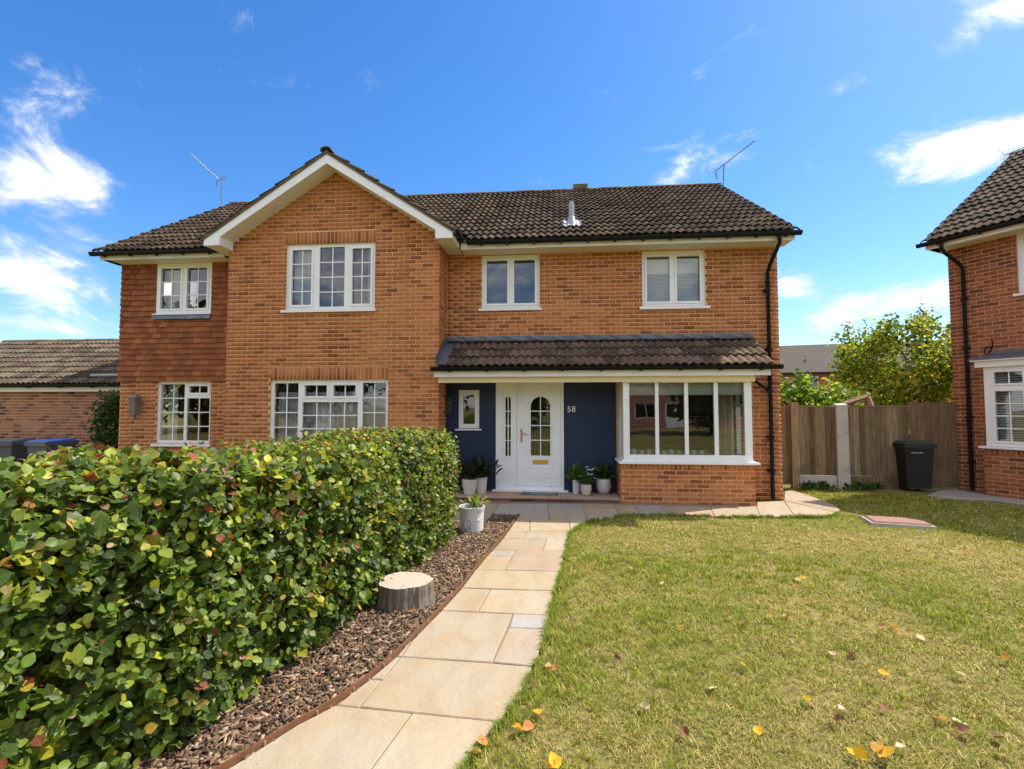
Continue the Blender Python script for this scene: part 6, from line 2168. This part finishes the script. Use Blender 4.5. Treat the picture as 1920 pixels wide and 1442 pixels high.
# doormat
dm = thing('doormat', 'dark grey rubber doormat on the step in front of the door', 'mat', (-.35, 9.22, .101))
x0, x1 = onstep(976, 928)[0], onstep(1046, 928)[0]
MB().box(x0, x1, 9.06, 9.37, .1025, .112).build('mat_base', plain('grey_mat', (.10, .105, .115), .9, .2, 40), dm)
MB().box(x0 + .16, x1 - .05, 9.10, 9.33, .1125, .116).build('mat_panel', plain('pale_grey_mat', (.22, .23, .245), .9, .2, 40), dm)

# ------------------------------------------------------------------ fallen leaves
FL_V = [(0, 0, 0), (.30, .16, .10), (.42, .48, .16), (.22, .80, .06), (0, 1.05, .12), (-.24, .80, .10), (-.40, .46, .18), (-.28, .16, .08), (0, .45, -.04)]
FL_F = [(0, 1, 8), (1, 2, 8), (2, 3, 8), (3, 4, 8), (4, 5, 8), (5, 6, 8), (6, 7, 8), (7, 0, 8)]
fme = []
for k in range(3):
    me = bpy.data.meshes.new('fallen_leaf')
    me.from_pydata([(x, y, z * (.6 + .7 * k) + (.12 * x * x * k)) for x, y, z in FL_V], [], FL_F)
    me.materials.append(M_FALLEN)
    fme.append(me)
LK = {'y': ((.62, .36, .03), 'bright yellow fallen leaf lying on the lawn'), 'o': ((.50, .27, .09), 'orange-tan fallen leaf lying on the lawn'), 'p': ((.60, .47, .33), 'pale buff curled fallen leaf lying on the lawn'), 'b': ((.21, .115, .06), 'brown curled fallen leaf lying on the lawn')}
FALL = [(1008, 1328, 'y', 1.1), (1000, 1355, 'o', 1.2), (979, 1366, 'y', .9), (914, 1387, 'o', 1.2), (905, 1410, 'o', 1.3), (1022, 1427, 'y', 1.2), (1047, 1440, 'y', 1.3), (1045, 1253, 'o', 1.0), (1036, 1250, 'p', .9), (1004, 1276, 'b', 1.0),
        (1648, 1418, 'y', 1.5), (1628, 1424, 'y', 1.4), (1418, 1358, 'y', 1.0), (1502, 1305, 'y', 1.0), (1586, 1327, 'p', 1.0), (1787, 1348, 'p', 1.3), (1775, 1350, 'o', 1.0), (1795, 1370, 'b', 1.1), (1737, 1305, 'b', 1.1), (1812, 1268, 'p', 1.0), (1876, 1233, 'o', 1.1), (1903, 1154, 'o', 1.0),
        (1556, 1220, 'p', 1.0), (1588, 1220, 'b', 1.0), (1645, 1256, 'y', 1.0), (1647, 1176, 'o', 1.0), (1670, 1172, 'y', 1.0), (1720, 1188, 'p', 1.0), (1515, 1124, 'o', 1.0), (1487, 1099, 'o', 1.0), (1492, 1082, 'p', 1.0), (1500, 1083, 'y', 1.0), (1470, 1155, 'o', 1.1), (1448, 1153, 'o', 1.0), (1375, 1099, 'o', .9), (1398, 1167, 'b', 1.0),
        (1240, 1095, 'p', .9), (1270, 1178, 'y', .9), (1178, 1049, 'y', .9), (1184, 1063, 'o', .9), (1200, 1018, 'o', .8), (1250, 1030, 'p', .8), (1210, 1100, 'b', .9), (1300, 1003, 'p', .8), (1482, 1025, 'p', .9), (1610, 1105, 'b', 1.0), (1790, 1035, 'p', .9), (1705, 1027, 'o', .9), (1850, 1003, 'p', .9), (1822, 1008, 'o', .9), (1886, 1015, 'p', .9), (1750, 995, 'p', .8), (1775, 1001, 'b', .8),
        (1805, 960, 'y', .9), (1760, 966, 'o', .9), (1880, 955, 'y', .9), (1898, 952, 'y', .9), (1905, 966, 'y', .9), (1862, 955, 'o', .9), (1890, 963, 'o', .8), (1620, 922, 'y', .9), (1655, 915, 'o', .9), (1640, 932, 'o', .8), (1703, 928, 'y', .9), (1690, 938, 'o', .8), (1720, 945, 'p', .8), (1665, 945, 'y', .8), (1765, 945, 'o', .8), (1812, 944, 'y', .8), (1600, 958, 'b', .9), (1880, 976, 'o', .9),
        (1047, 1101, 'b', .9), (1020, 1210, 'b', .9), (1640, 1410, 'o', 1.2), (1560, 1345, 'b', 1.0), (1650, 1320, 'b', 1.0), (1700, 1400, 'p', 1.0), (1860, 1380, 'b', 1.0), (1330, 1290, 'p', .9), (1290, 1380, 'b', 1.0), (1200, 1320, 'p', .9), (1150, 1230, 'b', .9), (1400, 1250, 'o', .9)]
lift = {}
for i, (x, y, k, s) in enumerate(FALL):
    p = G(x, y, .03)
    c, lb = LK[k]
    o = link('fallen_leaf', fme[i % 3], None, (p.x, p.y, .024 + .006 * random.random()), (random.gauss(0, .25), random.gauss(0, .25), random.uniform(0, 6.28)), (s * .061,) * 3, color=tuple(v * random.uniform(.85, 1.15) for v in c))
    where = 'beside the path edge' if x < 1075 else 'in the shade near the fence foot' if y < 950 and x < 1730 else 'in the shaded strip by the neighbouring wall' if y < 980 else 'in the bottom right corner of the lawn' if x > 1550 and y > 1290 else 'on the dry middle of the lawn' if y < 1200 and x < 1560 else 'on the far right of the lawn' if x > 1680 else 'on the near lawn'
    tag(o, lb.replace('lying on the lawn', 'lying ' + where), 'leaf', 'fallen leaves on the lawn')
for (x, y, k) in [(768, 1154, 'y'), (740, 1156, 'b'), (885, 1058, 'o'), (700, 1158, 'b'), (945, 970, 'y')]:
    p = G(x, y)
    o = link('fallen_leaf', fme[1], None, (p.x, p.y, .03), (.2, .1, random.uniform(0, 6)), (.055,) * 3, color=LK[k][0])
    tag(o, LK[k][1].replace('on the lawn', 'on the bark mulch'), 'leaf', 'fallen leaves on the mulch')
